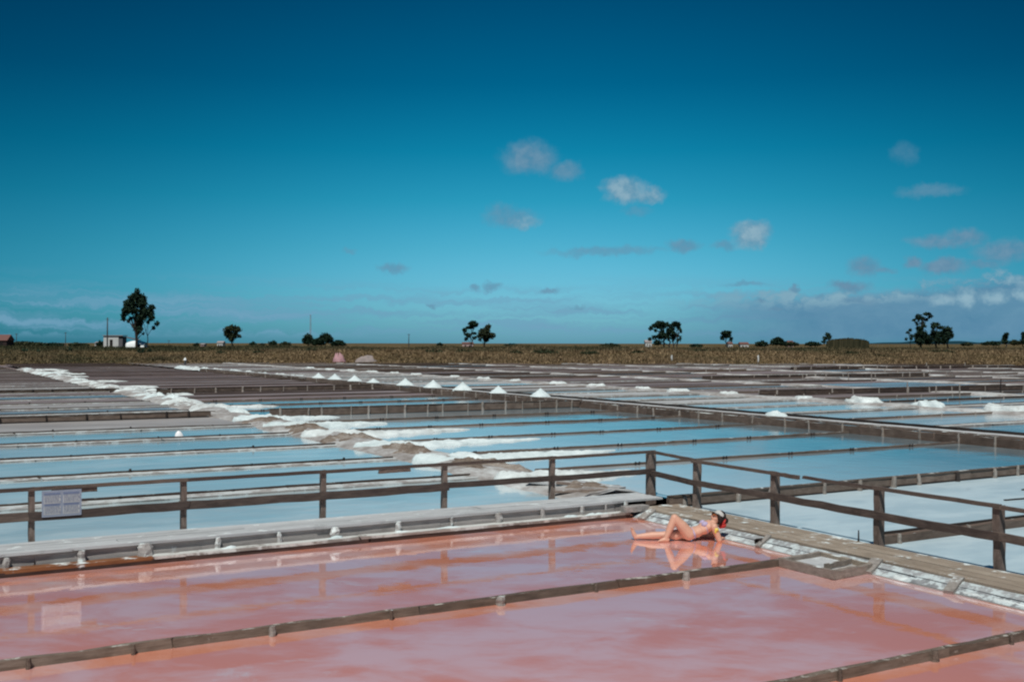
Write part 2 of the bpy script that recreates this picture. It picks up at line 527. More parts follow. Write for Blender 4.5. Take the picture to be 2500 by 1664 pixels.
def place(name, me, p0, p1, w, h, mat, parent=None, upv=None):
    """unit mesh stretched from p0 to p1; w across, h along the up direction"""
    p0, p1 = Vector(p0), Vector(p1)
    x = p1 - p0
    L = x.length
    x.normalize()
    up = Vector(upv) if upv else (Vector((0, 0, 1)) if abs(x.z) < .9 else Vector((0, 1, 0)))
    y = up.cross(x).normalized()
    z = x.cross(y)
    mt = Matrix((x, y, z)).transposed().to_4x4() @ Matrix.Diagonal((L, w, h, 1))
    mt.translation = p0 - (parent_world(parent) if parent else Vector((0, 0, 0)))
    o = bpy.data.objects.new(name, me)
    COL.objects.link(o)
    if parent:
        o.parent = parent
    o.matrix_local = mt
    o.material_slots[0].link = 'OBJECT'
    o.material_slots[0].material = mat
    return o


def parent_world(p):
    v = Vector(p.location)
    while p.parent:
        p = p.parent
        v = v + p.location
    return v


def board(name, p0, p1, w, h, mat, parent=None, rough=False, upv=None):
    return place(name, random.choice(ROUGHB if rough else BOARDS), p0, p1, w, h, mat, parent, upv)


def stake(name, p, h, w, mat, parent=None, lean=.02):
    q = (p[0] + random.uniform(-lean, lean), p[1] + random.uniform(-lean, lean), p[2] + h)
    return place(name, random.choice(STAKES), p, q, w, w, mat, parent)


def sheet(name, x0, x1, y0, y1, z, mat):
    return tag(mk(name, [(x0, y0, z), (x1, y0, z), (x1, y1, z), (x0, y1, z)], [(0, 1, 2, 3)], mat), kind='structure')


def project(X, Y, z):
    t = X * VD.x + Y * VD.y
    l = X * RT.x + Y * RT.y
    if t < 1:
        return None
    return (1250 + FPX * l / t, 838 + FPX * (CAM_H - z) / t, t)


def at(u, t, z=None, v=None):
    """world point at depth t along the view axis, lateral from column u of the photo"""
    l = (u - 1250) / FPX * t
    zz = z if z is not None else CAM_H + (838 - v) / FPX * t
    return Vector((VD.x * t + RT.x * l, VD.y * t + RT.y * l, zz))


def on_y(u, Y):
    """x where the sight line of column u crosses the line Y = const"""
    d = VD + RT * ((u - 1250) / FPX)
    return Y * d.x / d.y


_u = ['', 'first', 'second', 'third', 'fourth', 'fifth', 'sixth', 'seventh', 'eighth', 'ninth']
ORD = _u[1:] + ['tenth', 'eleventh', 'twelfth', 'thirteenth', 'fourteenth', 'fifteenth', 'sixteenth', 'seventeenth', 'eighteenth', 'nineteenth']
for _t, _c in (('twent', 'twenty'), ('thirt', 'thirty'), ('fort', 'forty')):
    ORD += [_t + 'ieth'] + ['%s-%s' % (_c, x) for x in _u[1:]]


# ------------------------------------------------------------------ terrain: one sheet to the horizon
def terr_h(t, l):
    pts = [(158, -.25), (164, .12), (170, .5), (182, 1.25), (196, 1.80), (215, 2.08), (240, 2.2), (280, 2.38), (400, 2.62), (700, 2.8), (1500, 2.9), (9000, 2.9)]
    z = -.25
    if t > 158:
        for (a, za), (b, zb) in zip(pts, pts[1:]):
            if a <= t <= b:
                z = za + (zb - za) * (t - a) / (b - a)
                break
        else:
            z = pts[-1][1]
        if t < 700:
            z += .14 * math.sin(l * .11 + 1.3) * math.sin(t * .09) + .08 * math.sin(l * .31) - .0012 * max(0, l) * (1 if t < 300 else 0)
    return z


ts = [-60, 0, 80, 158, 162, 166, 170, 176, 182, 190, 198, 207, 216, 228, 240, 255, 270, 290, 320, 360, 420, 520, 700, 1200, 2500, 5000, 9000]
ls = [-9000, -4000, -1500, -600, -300] + list(range(-160, 161, 5)) + [300, 600, 1500, 4000, 9000]
tv, tf = [], []
for t in ts:
    for l in ls:
        p = VD * t + RT * l
        tv.append((p.x, p.y, terr_h(t, l)))
nl = len(ls)
for i in range(len(ts) - 1):
    for j in range(nl - 1):
        a = i * nl + j
        tf.append((a, a + 1, a + nl + 1, a + nl))
tag(mk('ground', tv, tf, M['terrain'], smooth=True), kind='structure')

# far low hills on the right horizon
hv, hf = [], []
N = 60
for i in range(N + 1):
    u = 1950 + i * 14
    p = at(u, 5200, z=2)
    q = at(u, 6200, z=2)
    s = max(0, min(1, (u - 2000) / 260))
    h = 2 + s * (17 + 5 * math.sin(i * .35) + 3 * math.sin(i * .9 + 1))
    hv += [(p.x, p.y, 0), ((p.x + q.x) / 2, (p.y + q.y) / 2, h), (q.x, q.y, 0)]
for i in range(N):
    a = i * 3
    hf += [(a, a + 3, a + 4, a + 1), (a + 1, a + 4, a + 5, a + 2)]
tag(mk('hills', hv, hf, M['hill'], smooth=True), kind='structure')

# ------------------------------------------------------------------ salt field: pans
Z1 = .17         # level of the pans beyond the boardwalk
ZR = .08         # level of the pale pan right of the right-hand fence
# base of the salt works (mud under everything)
sheet('salt_works_floor', -40, 260, -10, 240, -.2, M['mud2']).location = (0, 0, 0)
bpy.data.objects['salt_works_floor'].data.clear_geometry()
c4 = [VD * t + RT * l for t, l in ((2, -60), (2, 60), (163, 130), (163, -130))]
bpy.data.objects['salt_works_floor'].data.from_pydata([(p.x, p.y, .0 if False else -.12) for p in c4], [], [(0, 1, 2, 3)])

# foreground pink ponds
sheet('pink_pond', -8, 11.95, 11.66, 16.5, 0, M['pink'])
sheet('pink_pond', -8, 11.95, 7.5, 11.66, 0, M['pink'])
sheet('pink_pond', -8, 11.95, 2.0, 7.5, 0, M['pink'])

YW = [17.3, 21.9, 26.2, 30.55, 35.05, 39.4, 44.8]
while YW[-1] < 150:
    YW.append(YW[-1] + 4.25 + .25 * math.sin(len(YW) * 2.1))
YM = [16.45, 21.95, 26.25, 30.5, 35.3, 39.6, 43.2]
while YM[-1] < 165:
    YM.append(YM[-1] + 4.3 + .25 * math.sin(len(YM) * 1.7))
YE = [10.5, 14.8, 18.9, 23.1]
while YE[-1] < 165:
    YE.append(YE[-1] + 4.05 + .2 * math.sin(len(YE) * 1.3))

COLS = [('W', -7, 11.3, YW), ('M', 13.1, 28.0, YM), ('E', 29.9, 42.0, YE), ('F', 43.9, 56.6, YE), ('G', 58.2, 71.0, YE), ('H', 72.6, 86.0, YE), ('I', 87.6, 101, YE),
        ('J', 102.6, 117, YE), ('K', 118.6, 140, YE)]
COLTXT = {'W': 'in the left ponds beside the salt bank', 'M': 'between the salt bank and the pile boardwalk', 'E': 'just right of the pile boardwalk',
          'F': 'behind the row of flat salt mounds', 'G': 'in the second strip behind the flat salt mounds', 'H': 'in the third strip behind the flat salt mounds',
          'I': 'in the fourth strip behind the flat salt mounds', 'J': 'in the fifth strip behind the flat salt mounds', 'K': 'in the outermost strip of far right ponds'}


def vis(X0, X1, Y, marg=160):
    """clip an x-run at depth Y to what the view and a step aside could see"""
    xs = [X0 + (X1 - X0) * i / 40 for i in range(41)]
    ok = []
    for x in xs:
        p = project(x, Y, .2)
        if p and -marg - 500 / max(1, p[2] / 20) < p[0] < 2500 + marg + 500 / max(1, p[2] / 20) and p[2] < 164:
            ok.append(x)
    return (min(ok), max(ok)) if len(ok) > 2 else None


def pond_mat(c, i, y):
    r = random.random()
    if c == 'W':
        if y < 40: return M['white_w'] if y < 31 else M['bluew']
        if y < 49: return M['pale']
        if y < 68: return (M['wet'], M['mud'], M['wet'], M['pale'], M['mud'])[i % 5]
        return M['mud'] if r < .7 else M['pale']
    if c == 'M':
        if y < 43: return M['blue']
        if 45 < y < 57: return M['bluee'] if r < .8 else M['wet']
        return M['mud2'] if r < .6 else M['mud']
    if c == 'E':
        if y < 29: return M['bluee']
        if y < 44: return M['wetpale'] if r < .6 else M['bluew']
        return (M['palest'], M['wetpale'], M['pale'], M['palest'], M['wetpale'])[i % 5] if y < 98 else (M['mud'] if r < .6 else M['pale'])
    if c == 'F':
        if y < 44: return M['bluee'] if r < .75 else M['wet']
        return M['mud2'] if r < .45 else (M['wet'] if r < .6 else M['mud'])
    if y < 62 and r < .35: return M['wet']
    return M['mud2'] if r < .55 else (M['mud'] if r < .85 else M['wet'])


M['bluew'] = water('pale_blue_brine', (.26, .34, .37), (.38, .45, .48), .35, .12, 1.36, .4, (.5, 1.3, 1), (.46, .52, .54), .5)
for (c, X0, X1, YS) in COLS:
    n_ = 0
    for i in range(len(YS) - 1):
        y0, y1 = YS[i], YS[i + 1]
        v = vis(X0, X1, (y0 + y1) / 2, 260)
        if v is None:
            continue
        xa = X0 if v[0] - X0 < 6 else v[0]
        xb = X1 if X1 - v[1] < 6 else v[1]
        z = Z1 + random.uniform(-.02, .02) - (.03 if c not in 'WM' else 0)
        sheet('salt_pan', xa, xb, y0, y1, z, pond_mat(c, i, (y0 + y1) / 2))
# pale pan to the right of the right-hand boardwalk
sheet('salt_pan', 12.9, 28.0, 11.8, 16.45, ZR, M['crust'])
sheet('salt_pan', 12.9, 28.0, 2.0, 11.8, ZR - .01, M['crust'])

# ------------------------------------------------------------------ divider boards between pans
def divider(label, X0, X1, Y, ztop, zbot, mat, pegmat=None, t=20, group=None, width=.06, pegs=0, seg=4.2, ledge=None):
    o = thing('pan_divider', ((X0 + X1) / 2, Y, zbot), label, 'divider', group)
    n = max(1, round((X1 - X0) / seg))
    xs = [X0 + (X1 - X0) * i / n for i in range(n + 1)]
    h = ztop - zbot
    for a, b in zip(xs, xs[1:]):
        dz = random.uniform(-.004, .004)
        dy = random.uniform(-.006, .006)
        board('board', (a + .004, Y + dy, zbot + h / 2 + dz), (b - .004, Y + dy + random.uniform(-.006, .006), zbot + h / 2 + random.uniform(-.004, .004)), width, h, mat, o, True)
        if ledge:
            board('salt_ledge', (a + .02, Y - ledge / 2 - .05, Z1 + .005), (b - .02, Y - ledge / 2 - .05 + random.uniform(-.04, .04), Z1 + .008), ledge, .05, M['ledge'], o, True)
    if pegs:
        x = X0 + random.uniform(.4, 1.6)
        while x < X1 - .3:
            if pegs == 2:
                for d in (-.05, .05):
                    stake('peg', (x + d, Y - width * .8, zbot), h + .03, .06, pegmat, o)
            else:
                stake('peg', (x, Y - width * .9, zbot), h + random.uniform(.0, .05), .08, pegmat, o)
            x += random.uniform(1.9, 2.9)
    return o


for (c, X0, X1, YS) in COLS:
    k = 0
    for i, y in enumerate(YS):
        if c == 'W' and (i == 0):
            continue
        if c == 'M' and i == 0:
            continue
        if (c == 'M' and abs(y - 43.2) < .1) or (c == 'W' and abs(y - 44.8) < .1):
            continue
        v = vis(X0, X1, y, 40)
        if v is None:
            continue
        xa = X0 if v[0] - X0 < 5 else v[0]
        xb = X1 if X1 - v[1] < 5 else v[1]
        t = project((xa + xb) / 2, y, .2)[2]
        if c not in 'WM' and t > 80 and random.random() < .18:
            continue
        lab = '%s low wooden divider counted from the fence, %s' % (ORD[k], COLTXT[c]) if c in 'WM' else '%s low divider from the near end %s' % (ORD[k], COLTXT[c])
        k += 1
        near = t < 62
        zb = Z1 - .06
        if c == 'W':
            divider(lab, xa, xb, y, Z1 + .07, zb, M['divider_dark'] if near else M['divider'], M['peg'], t, 'dividers of the left ponds', .07, 1 if near else 0, 4.2 if near else 9, .42 if t < 80 else None)
        elif c == 'M':
            divider(lab, xa, xb, y, Z1 + .065, zb, M['brownwall'] if near else M['divider_dark'], M['peg'], t, 'dividers of the middle ponds', .10, 2 if near else 0, 4.2 if near else 9)
        else:
            divider(lab, xa, xb, y, Z1 + (.045 if c == 'E' else .08), zb - .03, random.choice((M['divider'], M['brownwall'], M['divider_dark'])) if c != 'E' else M['brownwall'], M['wallpost'], t, 'dividers of the far right ponds', .09, 1 if t < 70 else 0, 6.5 if near else 14,
                    .4 if random.random() < (.6 if c == 'E' else .3) else None)

# foreground divider planks between the pink ponds
o = divider('long low plank between the two nearest pink ponds, ending at the sluice box', -6, 11.06, 11.66, .095, -.06, M['plank'], None, 12, None, .075, 0, 2.9)
for u, w in ((70, .06), (326, .05), (665, .09), (955, .05), (1222, .13), (1455, .05), (1673, .12)):
    x = on_y(u, 11.6)
    stake('peg', (x, 11.585, -.05), .155 + .01 * random.random(), w, M['cross'] if w > .08 else M['divider'], o, .004)
o = divider('low plank cutting across the bottom right corner of the pink ponds', -6, 11.9, 7.46, .095, -.06, M['plank'], None, 10, None, .075, 0, 2.6)
for u, w in ((2281, .11), (2050, .06), (2470, .05)):
    stake('peg', (on_y(u, 7.4), 7.40, -.05), .16, w, M['divider'], o, .004)

for i, (x, y, a, L_) in enumerate(((20.9, 14.7, .1, .55), (19.2, 13.9, -.1, .7), (19.9, 13.7, .25, .3))):
    tw = board('driftwood_stick', (x, y, ZR + .012), (x + L_ * math.cos(a), y + L_ * math.sin(a), ZR + .015), .05, .025, M['peg'], None, True)
    tag(tw, ('farthest', 'longest', 'shortest')[i] + ' of three dark sticks lying on the pale salt crust at right', 'stick', 'dark sticks on the salt crust')

# low plank across the pale pan on the right
o = divider('low brown plank crossing the pale pan behind the right fence', 13.35, 27.5, 11.85, ZR + .13, ZR - .08, M['brownwall'], None, 17, None, .12, 0, 2.8)
for x in (13.7, 15.35, 17.9, 20.2):
    stake('peg', (x, 11.77, ZR - .06), .20, .08, M['wallpost'], o, .01)
board('top_strip', (13.4, 11.93, ZR + .135), (27.4, 11.93, ZR + .135), .05, .05, M['peg'], o, True)

# ------------------------------------------------------------------ boarded walls with pale posts
def board_wall(label, p0, p1, zb, zt, mat, postmat, nposts, seg=2.0, thick=.07, postw=.08, rows=1, lean=.02, posts=None):
    p0, p1 = Vector(p0), Vector(p1)
    d = p1 - p0
    o = thing('board_wall', ((p0.x + p1.x) / 2, (p0.y + p1.y) / 2, zb), label, 'board wall')
    n = max(1, round(d.length / seg))
    perp = Vector((d.y, -d.x)).normalized()     # to the right of p0 -> p1
    hr = (zt - zb) / rows
    for r in range(rows):
        for i in range(n):
            a = p0 + d * (i / n); b = p0 + d * ((i + 1) / n)
            zc = zb + hr * (r + .5)
            board('board', (a.x, a.y, zc + random.uniform(-.01, .01)), (b.x, b.y, zc + random.uniform(-.01, .01)), thick, hr * .96, mat, o, True)
    for i in range(nposts):
        f = (i + .5 + random.uniform(-.25, .25)) / nposts
        p = p0 + d * f + perp * (thick / 2 + postw * .35)
        w = postw * random.uniform(.7, 1.3)
        stake('post', (p.x, p.y, zb - .03), zt - zb + random.uniform(.03, .09), w, postmat if random.random() < .8 else M['peg'], o, lean)
    q_ = perp * (thick * .35)
    board('undercut_shade', (p0.x + q_.x, p0.y + q_.y, zb + .03), (p1.x + q_.x, p1.y + q_.y, zb + .03), thick * .5, .13, M['peg'], o, True)  # dark strip put in for the shade of the undercut below the boards
    board('cap_strip', (p0.x, p0.y, zt + .01), (p1.x, p1.y, zt + .01), thick * 1.3, .03, M['divider'], o, True)
    return o


board_wall('grey brown board wall with pale stakes behind the right-hand fence', (12.75, 16.42), (28.0, 16.5), ZR - .06, ZR + .20, M['face_brown'] if 'face_brown' in M else M['brownwall'], M['wallpost'], 14, 2.1, .10, .11)
board_wall('dark board wall with posts crossing the left ponds', (-4, 44.8), (11.2, 44.8), Z1 - .06, Z1 + .22, M['brownwall'], M['peg'], 11, 3, .1, .09)
board_wall('brown board wall with pale posts crossing the middle ponds', (13.2, 43.2), (28.2, 43.2), Z1 - .06, Z1 + .34, M['brownwall'], M['wallpost'], 16, 2.4, .1, .10)
board_wall('far row of low boards and short posts in the left ponds', (3, 70.6), (12, 70.6), Z1 - .05, Z1 + .20, M['divider'], M['peg'], 8, 3, .1, .12)
board_wall('far row of low boards and pale posts in the middle ponds', (13.5, 66.9), (28, 66.9), Z1 - .05, Z1 + .28, M['mudwall'] if 'mudwall' in M else M['divider'], M['wallpost'], 10, 3, .1, .12)
board_wall('low dark board wall far behind the flat salt mounds', (44, 48.0), (72, 44.6), Z1 - .05, Z1 + .30, M['divider_dark'], M['wallpost'], 14, 4, .12, .10)
board_wall('far boarded edge with thin pale posts on the right', (60, 72.5), (86, 70.5), Z1 - .05, Z1 + .25, M['divider_dark'], M['wallpost'], 18, 5, .12, .12)
board_wall('farthest boarded edge with pale posts before the dry grass', (92, 95), (128, 88), Z1 - .05, Z1 + .3, M['divider_dark'], M['wallpost'], 20, 6, .15, .16)

# ------------------------------------------------------------------ the boardwalk with the long fence (runs left-right)
ZA = .29
YA = 16.4
wa = thing('boardwalk', (5, YA + .4, 0), 'grey boardwalk edging the far side of the pink pond below the long fence', 'boardwalk')
pw = .205
for r in range(4):
    y = YA + .02 + pw * (r + .5)
    x = -5 - r * .7
    while x < 12.55:
        x2 = min(x + random.uniform(3.2, 4.4), 12.6)
        if 12.6 - x2 < 1: x2 = 12.6
        board('deck_plank', (x + .004, y, ZA - .02 + random.uniform(-.004, .004)), (x2 - .004, y, ZA - .02 + random.uniform(-.006, .006)), pw - .01, .04, M['deck'], wa)
        x = x2
x = -5
while x < 11.6:
    x2 = min(x + random.uniform(2.6, 3.6), 11.75)
    board('face_board', (x, YA + .09, .17), (x2 - .01, YA + .09 + random.uniform(-.01, .01), .17), .05, .19, M['face'], wa, True)
    x = x2
# sill: orange-stained on the left, salt-crusted on the right
xs = -5.0
xr = on_y(372, 16.3)
for (a, b) in ((-5, -.2), (-.2, xr)):
    s_ = board('sill', (a, 16.31, .075), (b, 16.31, .078), .20, .05, M['rust_sill'], wa, True)
    s_['label'] = 'orange stained sill plank'
x = xr
while x < 11.6:
    x2 = min(x + random.uniform(2.4, 3.2), 11.7)
    board('sill', (x + .01, 16.30, .085 + random.uniform(-.008, .008)), (x2, 16.30, .085), .19, .045, M['salt_sill'], wa, True)
    x = x2
x = -5
while x < 11.6:
    x2 = min(x + 2.9, 11.72)
    board('sill_face', (x, 16.245, .015), (x2 - .008, 16.245 + random.uniform(-.008, .008), .015), .07, .11, M['sill_face'], wa, True)
    x = x2
for u, w in ((16, .11), (201, .13), (533, .10), (684, .09), (819, .17), (973, .11), (1103, .055), (1220, .16), (1325, .10), (1423, .085), (1530, .09), (-140, .12), (1480, .04)):
    stake('stake', (on_y(u, YA), YA + .01, .06), random.uniform(.17, .21), w, M['stake'], wa, .015)
lg = stake('log_end', (on_y(355, YA), YA - .01, .05), .22, .26, M['stake'], wa, .01)
lg['label'] = 'thick pale log stump against the face boards'
# lumps of salt on the sill
for u in (820, 985, 1100, 1395, 1440, 1470, 560, 1215):
    X = on_y(u + random.uniform(-10, 10), 16.32)

# ------------------------------------------------------------------ the right-hand boardwalk (runs away from the camera) and its salty bank
ZB = .15
wb = thing('boardwalk', (12.5, 10, 0), 'tan plank boardwalk with salty sloping edge on the right, below the right-hand fence', 'boardwalk')
pw = .225
for r in range(4):
    x = 12.06 + pw * (r + .5)
    y = 3.0 - r * .8
    while y < 16.2:
        y2 = min(y + random.uniform(3.4, 4.6), 16.38)
        if 16.38 - y2 < 1.1: y2 = 16.38
        board('deck_plank', (x, y + .004, ZB - .02 + random.uniform(-.004, .004)), (x, y2 - .004, ZB - .02 + random.uniform(-.005, .005)), pw - random.uniform(.008, .02), .04, M['deck_tan'], wb)
        y = y2
# sloping boards down to the brine
y = 3.0
while y < 16.15:
    y2 = min(y + random.uniform(1.9, 2.6), 16.2)
    for k, (xa_, za_, xb_, zb_) in enumerate(((12.05, .105, 11.92, .06), (11.915, .055, 11.79, .0))):
        mx, mz = (xa_ + xb_) / 2, (za_ + zb_) / 2
        nrm = Vector((za_ - zb_, 0, 0)) * 0 + Vector((-(za_ - zb_), 0, xa_ - xb_)).normalized()
        board('bank_board', (mx, y + .005, mz + random.uniform(-.006, .006)), (mx, y2 - .005, mz + random.uniform(-.006, .006)), math.hypot(xa_ - xb_, za_ - zb_) * .97, .035, M['bank'], wb, True, nrm)
    y = y2
board('bank_footing', (11.785, 3, -.02), (11.785, 16.2, -.02), .04, .06, M['face'], wb, True)
for y_, w_ in ((10.72, .17), (9.36, .13), (12.9, .08), (15.95, .16), (7.7, .12)):
    board('batten', (12.06, y_ + .03, .15), (11.72, y_ - .06, .02), w_, .05, M['cross'], wb, True)
# dark strip painted as the shade in the gap beneath the deck edge
board('gap_shade', (12.065, 3, ZB - .065), (12.065, 16.3, ZB - .065), .03, .05, M['peg'], wb, True)
board('end_block', (11.6, 16.25, .16), (12.1, 16.25, .16), .2, .1, M['face'], wb, True)

# salt crust lumps on the bank
def salt_blob(name, c, rx, ry, h, mat, seed, n=28, rings=7, flat=0.0, parent=None, smooth=True, rough=.25):
    """irregular mound of salt or earth: noisy outline, rounded or flat-topped"""
    r = random.Random(seed)
    ph = [r.uniform(0, 6.28) for _ in range(6)]
    vs, fs = [], []
    for i in range(rings + 1):
        f = i / rings                     # 0 rim .. 1 top
        rad = (1 - f) ** .9 if flat == 0 else (1 - f * (1 - flat) if i < rings else 0)
        z = h * (math.sin(f * math.pi / 2) ** .9)
        for k in range(n):
            a = 2 * math.pi * k / n
            wob = 1 + rough * (.5 * math.sin(2 * a + ph[0]) + .4 * math.sin(3 * a + ph[1]) + .3 * math.sin(5 * a + ph[2] + f * 2) + .25 * math.sin(9 * a + ph[3] - f))
            zz = z * (1 + rough * .6 * (math.sin(4 * a + ph[4] + f * 3) * .5 + r.uniform(-.4, .4)) * (f if i < rings else .4)) if i > 0 else -.06
            xx_, yy_ = c[0] + rx * rad * wob * math.cos(a), c[1] + ry * rad * wob * math.sin(a)
            if i > 0:
                zz = max(.0, zz + h * rough * 1.6 * (mnoise.noise(Vector((xx_ * 3.1, yy_ * 3.1, seed))) + .6 * mnoise.noise(Vector((xx_ * 8, yy_ * 8, seed + 3)))))
            vs.append((xx_, yy_, c[2] + zz))
    for i in range(rings):
        for k in range(n):
            k2 = (k + 1) % n
            fs.append((i * n + k, i * n + k2, (i + 1) * n + k2, (i + 1) * n + k))
    fs.append(tuple(rings * n + k for k in range(n)))
    return mk(name, vs, fs, mat, parent, None, smooth)


for i, (y_, ln) in enumerate(((15.2, .5), (14.5, .35), (13.6, .6), (12.8, .4), (11.9, .35), (10.2, .5), (9.0, .5), (8.5, .6), (8.0, .5))):
    salt_blob('salt_crust', (11.88 - wb.location.x, y_ - wb.location.y, .03), .08, ln * .5, .022, M['salt_dirty'], 300 + i, 22, 4, parent=wb, rough=.5)
for i, (u, ln) in enumerate(((820, .25), (985, .3), (1095, .3), (1395, .22), (1445, .3), (1475, .2), (560, .2))):
    salt_blob('salt_crust', (on_y(u, 16.3) - wa.location.x, 16.32 - wa.location.y, .10), ln * .7, .06, .035, M['salt'], 330 + i, 22, 4, parent=wa, rough=.5)

# dark drain in the bank
dr = thing('drain_pipe', (11.93, 12.95, .02), 'short dark drain opening in the salty bank beside the right boardwalk', 'drain')
vs, fs = [], []
n = 14
for k in range(n):
    a = 2 * math.pi * k / n
    for (xx, rr) in ((-.10, .055), (-.10, .045), (.1, .045), (.1, .055)):
        vs.append((xx, math.cos(a) * rr * 1.5, .05 + math.sin(a) * rr))
for k in range(n):
    b_ = ((k + 1) % n) * 4
    a_ = k * 4
    for j in range(4):
        fs.append((a_ + j, a_ + (j + 1) % 4, b_ + (j + 1) % 4, b_ + j))
mk('pipe', vs, fs, M['peg'], dr)
mk('opening', [(-.06, math.cos(2 * math.pi * k / n) * .066, .05 + math.sin(2 * math.pi * k / n) * .044) for k in range(n)], [tuple(range(n))], M['black'], dr)

# sluice box where the plank meets the right boardwalk
sx = thing('sluice_box', (11.45, 11.1, 0), 'shallow open wooden sluice box at the end of the plank between pink ponds', 'sluice box')
zt = .065
for (p0, p1) in (((11.05, 11.62, zt), (11.08, 10.60, zt)), ((11.03, 10.62, zt), (11.86, 10.70, zt)), ((11.06, 11.60, zt), (11.9, 11.68, zt))):
    board('side_board', p0, p1, .075, .12, M['boxwood'], sx, True)
board('floor_board', (11.10, 11.42, .05), (11.9, 11.48, .05), .34, .03, M['deck'], sx, True)
board('floor_board', (11.10, 11.12, .05), (11.9, 11.18, .05), .31, .03, M['deck'], sx, True)
board('floor_board', (11.12, 10.82, .035), (11.88, 10.88, .035), .32, .03, M['face'], sx, True)
board('gate_board', (11.25, 10.96, .10), (11.84, 11.04, .10), .035, .07, M['boxwood'], sx, True)
board('end_board', (11.88, 10.72, .07), (11.9, 11.66, .07), .05, .1, M['deck_tan'], sx, True)

# ------------------------------------------------------------------ fences
YF = 17.32
fa = thing('wooden_fence', (6, YF, Z1), 'long dark wooden rail fence on the far side of the left boardwalk', 'fence')
FX = [-.55, 1.72, 3.91, 6.19, 8.45, 10.70, 12.98]
for i, x in enumerate(FX[:-1]):
    lx = random.uniform(-.015, .015)
    place('post', BOARDS[i % 6], (x, YF, .05), (x + lx, YF, 1.07), .085, .10, M['post'], fa, (0, 1, 0))
cp = place('corner_post', BOARDS[2], (13.0, YF - .02, .02), (13.0, YF - .02, 1.08), .17, .11, M['post'], fa, (0, 1, 0))
for i in range(len(FX) - 1):
    a, b = FX[i], FX[i + 1]
    board('top_rail', (a - .05, YF - .065, 1.055), (b + .05, YF - .065, 1.055 + random.uniform(-.008, .008)), .04, .055, M['rail'], fa)
    hh = .13 if i < 4 else .10
    zz = .655 + (.02 if i > 3 else 0)
    board('middle_rail', (a - .06, YF - .075 - (.012 if i % 2 else 0), zz + random.uniform(-.008, .008)), (b + .06, YF - .075 - (.012 if i % 2 else 0), zz + random.uniform(-.008, .008)), .045, hh, M['rail'], fa)
bt = board('batten', (on_y(928, 17.2), YF - .07, .995), (on_y(1004, 17.2), YF - .07, 1.0), .05, .055, M['post'], fa)
board('batten', (1.98, YF - .055, 1.0), (2.62, YF - .055, 1.0), .03, .07, M['rail'], fa)

XB = 13.05
fb = thing('wooden_fence', (XB, 11, ZR), 'wooden rail fence along the right-hand boardwalk, running towards the viewer', 'fence')
FY = [15.95, 13.85, 11.60, 9.52, 7.5, 5.4]
for i, y in enumerate(FY):
    place('post', BOARDS[i % 6], (XB, y, -.05), (XB + random.uniform(-.01, .03), y + random.uniform(-.03, .03), 1.0), .11, .12, M['post'], fb, (1, 0, 0))
ends = [17.25] + FY
for i in range(len(ends) - 1):
    a, b = ends[i], ends[i + 1]
    za, zb_ = (1.06, 1.02) if i == 0 else (1.0 + random.uniform(-.01, .02), 1.0 + random.uniform(-.01, .01))
    if i == 2:                                           # the rail is broken and overlapped between the 2nd and 3rd post
        board('top_rail', (XB - .07, a + .05, 1.0), (XB - .07, a - .62, .985), .05, .065, M['rail'], fb)
        board('top_rail', (XB - .04, a - .70, 1.0), (XB - .04, b - .05, .99), .045, .05, M['rail'], fb)
    else:
        board('top_rail', (XB - .07, a + .04, za), (XB - .07, b - .06, zb_), .05, .055, M['rail'], fb)
    zm = .60 if i else .66
    board('middle_rail', (XB - .085, a + .05, zm + random.uniform(-.01, .01)), (XB - .085, b - .06, .59 + random.uniform(-.01, .01)), .045, .10 if i < 2 else .115, M['rail'], fb)
stake('iron_peg', (12.93, 11.9, .1), .22, .03, M['peg'], fb, .01)

# notice panel hung on the long fence
xa_, xb_ = on_y(104, 17.15), on_y(201, 17.15)
sg = thing('notice_panel', ((xa_ + xb_) / 2, YF - .125, .64), 'pale grey-blue printed notice panel hanging on the long fence', 'notice panel')
w_, h_ = xb_ - xa_, .385
def panel(name, cx, cz, sx_, sz_, y0, d, mat, parent):
    vs = [(cx + a * sx_ / 2, y, cz + b * sz_ / 2) for y in (y0, y0 + d) for (a, b) in ((-1, -1), (1, -1), (1, 1), (-1, 1))]
    return mk(name, vs, [(0, 1, 2, 3), (7, 6, 5, 4), (0, 4, 5, 1), (1, 5, 6, 2), (2, 6, 7, 3), (3, 7, 4, 0)], mat, parent)
panel('backing', 0, h_ / 2, w_, h_, 0, .015, M['sign'], sg)
rs = random.Random(3)
for cx, cz in ((-.24, .66), (.24, .66), (-.24, .24), (.24, .24)):
    panel('print_block', cx * w_, cz * h_, w_ * .42, h_ * .30, -.003, .002, M['signtext'], sg)
for cx in (-.24, .24):
    panel('heading', cx * w_, .88 * h_, w_ * .40, h_ * .07, -.003, .002, M['signdark'], sg)
    panel('heading', cx * w_, .46 * h_, w_ * .38, h_ * .06, -.003, .002, M['signdark'], sg)
sv, sf = [], []
for cx, cz in ((-.24, .66), (.24, .66), (-.24, .24), (.24, .24)):
    for r in range(5):
        z0 = (cz + .12 - r * .055) * h_
        x = (cx - .19) * w_
        while x < (cx + .17) * w_:
            L = rs.uniform(.01, .035)
            k = len(sv)
            sv += [(x, -.0065, z0), (x + L, -.0065, z0), (x + L, -.0065, z0 + .008), (x, -.0065, z0 + .008)]
            sf.append((k, k + 1, k + 2, k + 3))
            x += L + rs.uniform(.004, .012)
tag(mk('small_print', sv, sf, M['signdark'], sg), kind='stuff')

